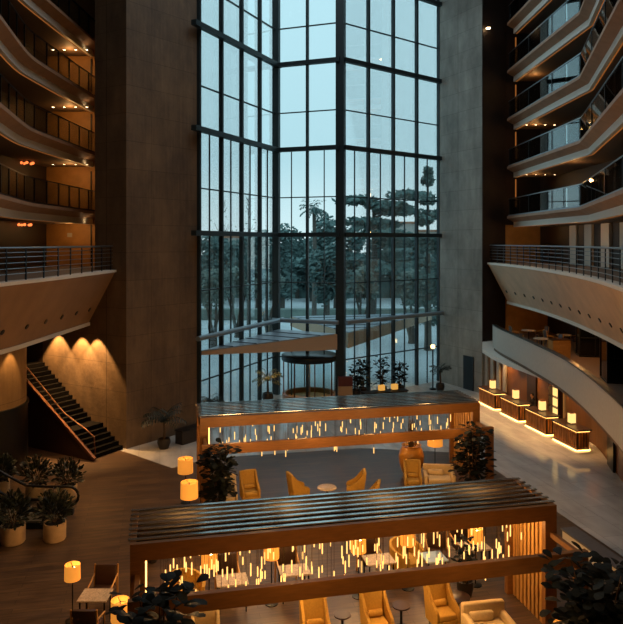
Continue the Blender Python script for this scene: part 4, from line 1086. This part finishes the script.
o = obj('hedge', bx(B(), (0, 118, 1.4), (170, 3, 3.6)), M['tree1']); tag(o, 'long dark clipped hedge behind the forecourt trees', 'hedge')
o = obj('hedge', bx(B(), (-2, 84, .35), (60, 1.6, 1.3)), M['tree3']); tag(o, 'low grey green hedge across the forecourt', 'hedge')

# ------------------------------------------------------------------ light, sky, camera
def lamp(name, typ, loc, power, col, size=.1, rot=None, spot=None, blend=.4):
    d = bpy.data.lights.new(name, typ); d.energy = power; d.color = srgb(col)[:3]
    if typ == 'AREA': d.size = size
    else: d.shadow_soft_size = size
    if spot: d.spot_size = spot; d.spot_blend = blend
    o = bpy.data.objects.new(name, d); link(o); o.location = loc
    if rot: o.rotation_euler = rot
    return o
AMB = '#ffbd72'
for f in (1.8, 2.8, 4.4):
    p = C_L + wd * f + wn * .5
    lamp('stair_spot', 'SPOT', (p.x, p.y, 5.4), 1300, AMB, .03, (0, 0, 0), 1.35, .35)
lamp('drum_spot', 'SPOT', (-11.55, 26.6, 5.4), 220, AMB, .03, (0, 0, 0), 1.1, .5)
lamp('drum_spot', 'SPOT', (-12.3, 25.4, 5.4), 220, AMB, .03, (0, 0, 0), 1.1, .5)
for z in [7.95] + levels[:3]:
    lamp('corridor_lamp', 'POINT', (-12.4, 34.9, z + 2.0), 30, AMB, .1)
    lamp('corridor_lamp', 'POINT', (13.2, 40.2, z + 2.0), 16, AMB, .1)
for z in [7.95, 10.8]:
    lamp('corridor_lamp', 'POINT', (13.2, 34.0, z + 2.0), 14, AMB, .1)
for i in range(4):
    p = dl + E2.xy * (2.55 * i + .95) + E1.xy * .9
    lamp('added_reception_fill', 'SPOT', (p.x - .02, p.y, 2.9), 170, AMB, .05, (0, 0, 0), 1.9, .5); lamp('added_reception_wash', 'SPOT', (p.x - 1.25, p.y - .3, 2.9), 260, AMB, .05, (0, 0, 0), 1.5, .6)  # added spots that brighten reception wall and floor, no fixtures
for (x, y) in ((12.5, 38), (13, 33), (12.5, 29)): lamp('mezzanine_lamp', 'POINT', (x, y, 5.6), 75, '#ffb468', .1)
for u in (1.2, 3.6, 6.1, 8.6):
    p = Vector((o2[0], o2[1], 0)) + E1 * u + E2 * 1.0; lamp('pergola_lamp', 'POINT', (p.x, p.y, 2.45), 110, AMB, .25)
    p = Vector((o2[0], o2[1], 0)) + E1 * u + E2 * 4.4; lamp('lounge_lamp', 'POINT', (p.x, p.y, 2.3), 125, AMB, .25)
    p = Vector((o1[0], o1[1], 0)) + E1 * (u * 1.08) + E2 * 1.0; lamp('pergola_lamp', 'POINT', (p.x, p.y, 2.45), 62, AMB, .25)
    p = Vector((o1[0], o1[1], 0)) + E1 * (u * 1.08) - E2 * 1.8; lamp('added_portal_fill', 'POINT', (p.x, p.y, 2.9), 40, AMB, .25)  # added fill in front of the far portal, no lamp hangs there
    p = Vector((o2[0], o2[1], 0)) + E1 * u - E2 * .55
    if 2 < u < 8: lamp('added_portal_fill', 'SPOT', (p.x, p.y, 2.5), 150, AMB, .1, (0, 0, 0), 1.9, .5)  # added spots brightening the near portal, no fixture
for (x, y, z, pw) in ((-.1, 40.3, 2.2, 260), (3.8, 39.6, 2.9, 120), (4.6, 43.5, 3.0, 150), (-2.4, 38.6, 2.9, 90)): lamp('added_entrance_fill', 'SPOT', (x, y, z), pw, AMB, .05, (0, 0, 0), 1.7, .6)  # added warm spots to brighten the entrance, no fixtures
for u in (3.2, 6.6):
    p = Vector((o2[0], o2[1], 0)) + E1 * u - E2 * 2.6; lamp('added_portal_wash', 'POINT', (p.x, p.y, 3.6), 75, AMB, .3)  # added points that lift the dark front beams
for (x, y, pw) in ((-7, 20, 330), (-7.9, 26.5, 1000), (-7, 14, 280), (-8.2, 18, 260)): lamp('added_lobby_fill', 'SPOT', (x, y, 7.2), pw, AMB, .1, (0, 0, 0), 1.5, .8)  # added spots that warm the left floor, nothing hangs there

sk = lamp('added_top_fill', 'AREA', (0, 29, ZT - .2), 1700, '#d3dde2', 14); sk.data.shape = 'RECTANGLE'; sk.data.size_y = 16  # added cool fill from above, the ceiling has no opening
for (x, y) in ((-4, 8), (4, 8), (0, 14)): lamp('added_ceiling_fill', 'SPOT', (x, y, ZT - .4), 600, '#ffcfa0', .3, (math.radians(22), 0, 0), 1.6, .6)  # added weak warm fill, not fixtures of the ceiling
w = bpy.data.worlds.new('dusk_sky'); sc.world = w; w.use_nodes = True; nt = w.node_tree; nt.nodes.clear()
out = nt.nodes.new('ShaderNodeOutputWorld'); bg = nt.nodes.new('ShaderNodeBackground'); tc = nt.nodes.new('ShaderNodeTexCoord'); sx = nt.nodes.new('ShaderNodeSeparateXYZ'); rp = nt.nodes.new('ShaderNodeValToRGB')
nt.links.new(tc.outputs['Generated'], sx.inputs[0]); nt.links.new(sx.outputs['Z'], rp.inputs['Fac'])
e = rp.color_ramp.elements; e[0].position = 0.0; e[0].color = srgb('#b2c3c7'); e[1].position = .5; e[1].color = srgb('#9fbfca')
x = rp.color_ramp.elements.new(.12); x.color = srgb('#94b1ba')
nt.links.new(rp.outputs['Color'], bg.inputs['Color']); bg.inputs['Strength'].default_value = 1.85; nt.links.new(bg.outputs[0], out.inputs['Surface'])

cam = bpy.data.cameras.new('camera'); co = bpy.data.objects.new('camera', cam); link(co)
co.location = (0, 0, EYE); co.rotation_euler = (PI / 2, 0, 0)
cam.sensor_fit = 'VERTICAL'; cam.sensor_height = 36; cam.sensor_width = 36; cam.lens = 36 * F / 624; cam.shift_y = -(312 - HY) / 624; cam.clip_start = .1; cam.clip_end = 600
sc.camera = co
sc.view_settings.view_transform = 'Standard'; sc.view_settings.look = 'None'; sc.view_settings.exposure = 0; sc.view_settings.gamma = 1
try:
    sc.cycles.max_bounces = 8; sc.cycles.transparent_max_bounces = 24; sc.cycles.sample_clamp_indirect = 4; sc.cycles.use_denoising = True
except Exception: pass
